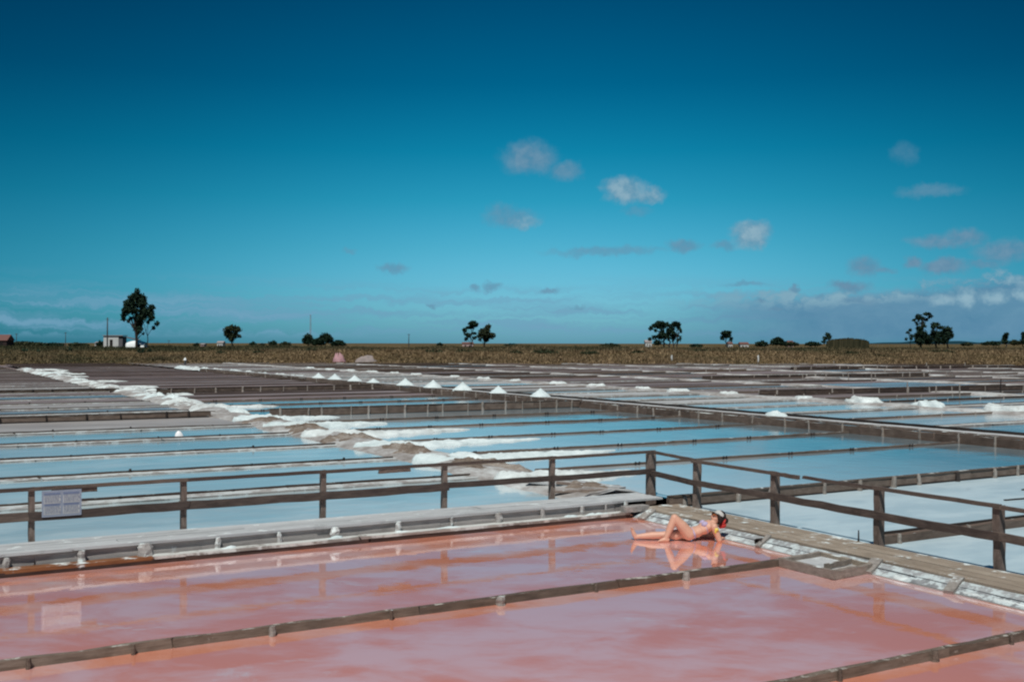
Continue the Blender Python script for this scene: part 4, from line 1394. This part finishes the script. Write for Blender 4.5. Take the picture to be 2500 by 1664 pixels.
T0 = 232
s = T0 / FPX
b = thing('white_shed', tuple(at(281, T0, z=2.15)), 'small whitewashed flat-roofed shed beside the tallest eucalyptus', 'shed')
boxm('wall', -.4, 0, 0, 3.2, 2.6, 2.55, M['shed_wall'], b, .0)
boxm('side_wall', 1.62, .05, 0, .8, 2.4, 2.45, M['shed_side'], b)
boxm('roof', 0, 0, 2.55, 4.3, 3.0, .14, M['roof_grey'], b)
boxm('door', -.35, -1.31, .2, .62, .06, 1.55, M['black'], b)
b = thing('lean_to_roof', tuple(at(315, T0 + 3, z=2.1)), 'dark lean-to roof sloping down behind the white tent', 'roof')
p_ = [RT * -1.3 + VD * 0, RT * 1.9 + VD * 0, RT * 1.9 + VD * 2.2, RT * -1.3 + VD * 2.2]
mk('roof_sheet', [(p_[0].x, p_[0].y, 2.5), (p_[1].x, p_[1].y, 1.75), (p_[2].x, p_[2].y, 1.75), (p_[3].x, p_[3].y, 2.5), (p_[0].x, p_[0].y, 2.38), (p_[1].x, p_[1].y, 1.63), (p_[2].x, p_[2].y, 1.63), (p_[3].x, p_[3].y, 2.38)],
   [(0, 1, 2, 3), (7, 6, 5, 4), (0, 4, 5, 1), (1, 5, 6, 2), (2, 6, 7, 3), (3, 7, 4, 0)], M['shed_side'], b)
for q_ in (-1.1, 1.7):
    boxm('post', q_, 1, 0, .12, .12, 1.7, M['shed_side'], b)
b = thing('white_tent', tuple(at(334, T0 - 4, z=2.25)), 'rounded white tarpaulin tent behind the tallest eucalyptus trunk', 'tent')
vs, fs = [], []
for i in range(9):
    f = i / 8 * 2 - 1
    for k in range(9):
        a = math.pi * k / 8
        hgt_ = 1.45 * (1 - .28 * abs(f) ** 2.2)
        p_ = RT * (f * 1.95) + VD * (-math.cos(a) * 1.3)
        vs.append((p_.x, p_.y, math.sin(a) ** .7 * hgt_))
for i in range(8):
    for k in range(8):
        q_ = i * 9 + k
        fs.append((q_, q_ + 9, q_ + 10, q_ + 1))
fs += [tuple(range(8, -1, -1)), tuple(range(72, 81))]
mk('tarpaulin', vs, fs, M['tarp'], b, None, True)
boxm('opening', .95, -1.24, .02, .5, .1, .62, M['black'], b)
b = thing('red_roofed_barn', tuple(at(2, 240, z=2.2)), 'dark barn with a red roof at the far left edge', 'barn')
boxm('wall', 0, 0, 0, 4.2, 3.5, 1.5, M['dark_wall'], b)
gable('roof', 0, 0, 1.5, 4.2, 3.5, 1.3, M['roof_red'], b)
boxm('door', .8, -1.78, .1, .9, .06, 1.2, M['black'], b)
HOUSES = [(540, 843, 14, 10, 'tiny white house near the rounded tree', 'shed_wall', 'roof_grey'), (1142, 845, 26, 10, 'long low pale pink house left of the tree pair', 'pink_wall', 'roof_red'), (1582, 843, 15, 14, 'small cream house left of the broad dark tree', 'shed_wall', 'roof_grey'),
          (1781, 841, 10, 8, 'tiny white house right of the small arched tree', 'shed_wall', 'roof_red'), (1815, 840, 20, 6, 'low far white house with reddish roof', 'shed_wall', 'roof_red'), (1928, 838, 12, 8, 'tiny pinkish house right of the dome-shaped bush', 'pink_wall', 'roof_red'), (243, 843, 14, 8, 'tiny pale house left of the white shed', 'shed_wall', 'roof_grey'), (497, 845, 8, 6, 'tiny pinkish hut left of the rounded tree', 'pink_wall', 'roof_grey')]
for (u, v, wpx, hpx, lab, wm, rm) in HOUSES:
    t = 258
    s = t / FPX
    zb = terr_h(t, (u - 1250) / FPX * t) - .2
    b = thing('far_house', (at(u, t, z=zb).x, at(u, t, z=zb).y, zb), lab, 'house')
    hh = CAM_H + (838 - (v - hpx)) * s - zb
    boxm('wall', 0, 0, 0, wpx * s, 2.4, hh * .72, M[wm], b)
    gable('roof', 0, 0, hh * .72, wpx * s, 2.4, hh * .28, M[rm], b, .12)
    boxm('window', -wpx * s * .2, -1.21, hh * .3, wpx * s * .14, .04, hh * .22, M['black'], b)
    boxm('door', wpx * s * .2, -1.21, 0.05, wpx * s * .16, .04, hh * .45, M['black'], b)

POLES = [(262, 776, 225, .16, 'thick wooden pole rising from the white shed', 'pole'), (758, 768, 262, .10, 'tall faint lattice mast behind the tree row', 'mast'), (998, 815, 260, .12, 'short utility pole on the central horizon', 'pole'), (40, 815, 270, .10, 'thin utility pole right of the red-roofed barn', 'pole'),
         (160, 812, 270, .10, 'thin utility pole between the barn and the shed', 'pole'), (412, 832, 260, .08, 'short thin pole right of the slender eucalyptus', 'pole')]
for (u, v, t, r_, lab, m_) in POLES:
    zb = terr_h(t, (u - 1250) / FPX * t) - .2
    base = at(u, t, z=zb)
    root = thing('utility_pole' if m_ == 'pole' else 'lattice_mast', tuple(base), lab, 'pole' if m_ == 'pole' else 'mast')
    H_ = CAM_H + (838 - v) * t / FPX - zb
    vs, fs = [], []
    if m_ == 'pole':
        tube(vs, fs, [(0, 0, 0), (0, 0, H_ * .5), (.03, 0, H_)], [r_, r_ * .85, r_ * .65], 8)
        mk('shaft', vs, fs, M['pole'], root, None, True)
        boxm('crossarm', 0, 0, H_ * .93, .7, .08, .09, M['pole'], root)
    else:
        for k in range(3):
            a = 2 * math.pi * k / 3
            tube(vs, fs, [(math.cos(a) * .25, math.sin(a) * .25, 0), (math.cos(a) * .12, math.sin(a) * .12, H_)], [.035, .03], 5)
        for j in range(18):
            z = H_ * j / 18
            for k in range(3):
                a, a2 = 2 * math.pi * k / 3, 2 * math.pi * (k + 1) / 3
                q_ = .25 - .13 * j / 18
                tube(vs, fs, [(math.cos(a) * q_, math.sin(a) * q_, z), (math.cos(a2) * q_, math.sin(a2) * q_, z + H_ / 18)], [.02, .02], 4)
        mk('lattice', vs, fs, M['mast'], root)

# ------------------------------------------------------------------ the person lying in the pink brine
PA = Vector((10.36, 14.30, 0))                   # heel end
ax = Vector((11.86, 13.62, 0)) - PA
ax.normalize()                                    # heel -> head
aw = Vector((-ax.y, ax.x, 0))                     # away from the camera


def L(s_, w_, h_):
    return PA + ax * s_ + aw * w_ + Vector((0, 0, h_))


pr = thing('person', tuple(PA), 'person in swimwear and pale cap lying propped on elbows in the pink pond', 'person')


class Body:
    def __init__(self):
        self.bm = bmesh.new()

    def ball(self, c, r, axes=None, seg=14):
        """ellipsoid at c with radii r along axes"""
        e = axes or (ax, aw, Vector((0, 0, 1)))
        mt = Matrix((e[0] * r[0], e[1] * r[1], e[2] * r[2])).transposed().to_4x4()
        mt.translation = c - PA
        bmesh.ops.create_uvsphere(self.bm, u_segments=seg, v_segments=seg // 2 + 2, radius=1, matrix=mt)

    def limb(self, pts, rads, n=12):
        """tapered limb through points with rounded ends"""
        vs, fs = [], []
        P_, R_ = [], []
        for i in range(len(pts) - 1):
            for k in range(4):
                f = k / 4
                P_.append(pts[i].lerp(pts[i + 1], f)); R_.append(rads[i] + (rads[i + 1] - rads[i]) * f)
        P_.append(pts[-1]); R_.append(rads[-1])
        tube(vs, fs, [tuple(p - PA) for p in P_], R_, n)
        fs.append(tuple(range(n - 1, -1, -1)))
        bv = [self.bm.verts.new(v) for v in vs]
        for f in fs:
            try: self.bm.faces.new([bv[i] for i in f])
            except ValueError: pass
        for p, r_ in zip(pts, rads):
            self.ball(p, (r_, r_, r_), seg=12)

    def done(self, name, mat, parent, voxel, smooth=6):
        bmesh.ops.recalc_face_normals(self.bm, faces=self.bm.faces)
        me = bpy.data.meshes.new(name)
        self.bm.to_mesh(me); self.bm.free()
        me.materials.append(mat)
        o = bpy.data.objects.new(name, me)
        COL.objects.link(o)
        o.parent = parent
        if voxel:
            m_ = o.modifiers.new('fuse', 'REMESH'); m_.mode = 'VOXEL'; m_.voxel_size = voxel; m_.use_smooth_shade = True
            if smooth:
                m2 = o.modifiers.new('soft', 'SMOOTH'); m2.iterations = smooth; m2.factor = .5
        else:
            me.polygons.foreach_set('use_smooth', [True] * len(me.polygons))
        return o


B = Body()
up3 = Vector((0, 0, 1))
# torso: pelvis, waist, ribcage, shoulders (leaning back on the elbows)
spine = [L(.93, 0, .105), L(1.07, 0, .135), L(1.20, 0, .19), L(1.315, 0, .255)]
sp = (spine[3] - spine[0]).normalized()
fr = sp.cross(aw).normalized()
if fr.z < 0: fr = -fr
E_ = (sp, aw, fr)
B.ball(spine[0], (.12, .165, .095), E_)
B.ball(L(1.0, 0, .12), (.12, .158, .095), E_)
B.ball(spine[1], (.13, .140, .092), E_)
B.ball(spine[2], (.15, .145, .095), E_)
B.ball(L(1.26, 0, .225), (.12, .16, .09), E_)
B.ball(spine[3] + sp * -.01, (.07, .165, .065), E_)
for sgn in (-1, 1):
    B.ball(spine[2] + sp * .02 + aw * (.075 * sgn) + fr * .07, (.055, .058, .045), E_)
# near (left) leg bent, far (right) leg stretched out
B.limb([L(.93, -.085, .11), L(.80, -.095, .26), L(.685, -.10, .38)], [.100, .088, .064])
B.limb([L(.685, -.10, .38), L(.62, -.11, .24), L(.545, -.12, .07)], [.062, .060, .040])
B.limb([L(.565, -.12, .035), L(.50, -.125, .035), L(.44, -.13, .022)], [.038, .036, .022])
B.limb([L(.93, .07, .10), L(.72, .03, .085), L(.53, .045, .08)], [.100, .085, .062])
B.limb([L(.53, .045, .08), L(.36, .07, .075), L(.13, .10, .055)], [.060, .060, .038])
B.limb([L(.09, .105, .045), L(.055, .105, .11), L(.025, .105, .185)], [.038, .036, .022])
for k in range(5):                                 # toes
    B.limb([L(.435, -.155 + .014 * k, .022), L(.405 + .004 * k, -.158 + .014 * k, .016)], [.010, .008], 8)
    B.limb([L(.028, .078 + .014 * k, .18), L(.015, .078 + .014 * k, .205 - .004 * k)], [.010, .008], 8)
# arms
for sgn in (-1, 1):
    sh = L(1.325, .165 * sgn, .235)
    elb = L(1.40, .20 * sgn, .03)
    wr = L(1.20 if sgn > 0 else 1.47, (.21 if sgn > 0 else -.02) , .028)
    B.limb([L(1.315, .12 * sgn, .25), sh, sh.lerp(elb, .5), elb], [.060, .060, .053, .043])
    B.limb([elb, elb.lerp(wr, .45), wr], [.043, .040, .029])
    hd = (wr - elb).normalized()
    sd = hd.cross(up3).normalized()
    B.ball(wr + hd * .045, (.05, .038, .016), (hd, sd, up3))
    for k, (ln, of) in enumerate(((.062, -.028), (.074, -.010), (.070, .009), (.054, .026))):
        b0 = wr + hd * .08 + sd * of
        B.limb([b0, b0 + hd * ln * .5 + sd * of * .2 + up3 * .004, b0 + hd * ln + sd * of * .3 - up3 * .008], [.0095, .009, .0075], 8)
    b0 = wr + hd * .025 + sd * (.032 * -sgn)
    B.limb([b0, b0 + hd * .025 + sd * (.025 * -sgn), b0 + hd * .055 + sd * (.034 * -sgn)], [.011, .0105, .009], 8)
# neck and head: face towards the feet and up, head tilted back
hc = L(1.435, 0, .375)
crown = (ax * .42 + up3 * .91).normalized()
face = (ax * -.91 + up3 * .42).normalized()
HE = (face, aw, crown)
B.limb([L(1.345, 0, .265), L(1.385, 0, .315), hc - crown * .05 - face * .01], [.062, .052, .055])
B.ball(hc + crown * .015 - face * .012, (.095, .076, .10), HE, 18)
B.ball(hc - crown * .045 + face * .03, (.062, .058, .065), HE, 16)
B.ball(hc - crown * .09 + face * .055, (.028, .030, .022), HE, 12)
B.ball(hc - crown * .022 + face * .098, (.022, .013, .022), HE, 12)      # nose
B.ball(hc - crown * .058 + face * .088, (.012, .022, .012), HE, 12)      # mouth mass
for sgn in (-1, 1):
    B.ball(hc - crown * .015 - face * .012 + aw * (.077 * sgn), (.020, .008, .030), HE, 12)   # ears
    B.ball(hc + crown * .022 + face * .078 + aw * (.033 * sgn), (.016, .02, .012), HE, 12)    # brows
B.done('body', M['skin'], pr, .0065, 5)

H = Body()                                          # hair: cap of hair, side strands and a knot behind
H.ball(hc + crown * .02 - face * .03, (.098, .088, .100), HE, 18)
H.ball(hc - crown * .04 - face * .045, (.055, .074, .075), HE, 16)
H.limb([hc - face * .05 - crown * .03, hc - face * .10 - crown * .03], [.045, .035])
H.ball(hc - face * .135 - crown * .01, (.055, .055, .055), HE, 14)
H.limb([hc + aw * -.072 + crown * .03 + face * .03, hc + aw * -.082 - crown * .01 - face * .02, hc + aw * -.08 - crown * .07 - face * .03], [.022, .034, .022])
ho = H.done('hair', M['hair'], pr, .008, 3)
S = Body()                                          # red hair band and cloth below the knot
for k in range(10):
    a = 2 * math.pi * k / 10
    S.ball(hc - face * .112 - crown * .03 + aw * (math.cos(a) * .048) + crown * (math.sin(a) * .048), (.022, .022, .022), HE, 10)
S.ball(hc - face * .135 - crown * .085, (.05, .05, .06), HE, 14)
S.ball(hc - face * .105 - crown * .12, (.035, .04, .045), HE, 14)
S.done('hair_cloth', M['red'], pr, .008, 2)
C = Body()                                          # cap crown, upper half shell
cv = bmesh.ops.create_uvsphere(C.bm, u_segments=22, v_segments=14, radius=1)['verts']
mt = Matrix((face * .100, aw * .090, crown * .078)).transposed().to_4x4()
mt.translation = hc + crown * .034 - face * .015 - PA
bmesh.ops.delete(C.bm, geom=[v for v in C.bm.verts if v.co.z < -.02], context='VERTS')
bmesh.ops.transform(C.bm, matrix=mt, verts=C.bm.verts)
co = C.done('cap', M['cap'], pr, 0)
Q = Body()
vs, fs = [], []
for i in range(9):
    a = R(-62 + 124 * i / 8)
    for (rr_, zo) in ((1.0, .0), (1.75 - .35 * abs(i - 4) / 4, -.012 + .01)):
        for dz_ in (0, .008):
            vs.append(tuple(hc - PA + crown * (.034 + zo + dz_) - face * .015 + face * (.108 * rr_ * math.cos(a)) + aw * (.093 * min(rr_, 1.15) * math.sin(a))))
for i in range(8):
    a, b_ = i * 4, i * 4 + 4
    fs += [(a, b_, b_ + 2, a + 2), (a + 1, a + 3, b_ + 3, b_ + 1), (a + 2, b_ + 2, b_ + 3, a + 3)]
mk('brim', vs, fs, M['brim'], co)
G = Body()                                          # sunglasses: two lenses, bridge, temples
for sgn in (-1, 1):
    G.ball(hc + crown * .006 + face * .098 + aw * (.034 * sgn), (.010, .030, .023), HE, 14)
    G.limb([hc + crown * .010 + face * .095 + aw * (.062 * sgn), hc + crown * .004 - face * .01 + aw * (.082 * sgn)], [.004, .004], 6)
G.limb([hc + crown * .010 + face * .105 + aw * .012, hc + crown * .010 + face * .105 - aw * .012], [.004, .004], 6)
G.done('sunglasses', M['lens'], pr, 0)
Lp = Body()
Lp.ball(hc - crown * .058 + face * .096, (.007, .021, .007), HE, 12)
Lp.done('lips', M['lip'], pr, 0)
W = Body()                                          # swimwear bottom, just outside the hips
W.ball(L(.945, 0, .11), (.075, .172, .102), E_, 22)
W.ball(L(1.0, 0, .122), (.05, .166, .102), E_, 22)
W.done('swim_bottom', M['lilac'], pr, .008, 2)
T = Body()
for sgn in (-1, 1):
    T.ball(spine[2] + sp * .02 + aw * (.075 * sgn) + fr * .074, (.058, .060, .046), E_, 16)
T.ball(spine[2] + sp * .015, (.028, .150, .101), E_, 20)
T.done('swim_top', M['lilac'], pr, .008, 2)
Y = Body()
Y.ball(L(1.345, -.235, .205), (.035, .018, .028), (ax, aw, up3), 12)
Y.ball(L(1.33, -.225, .175), (.02, .016, .035), (ax, aw, up3), 12)
Y.done('yellow_tie', M['yellow'], pr, .007, 1)
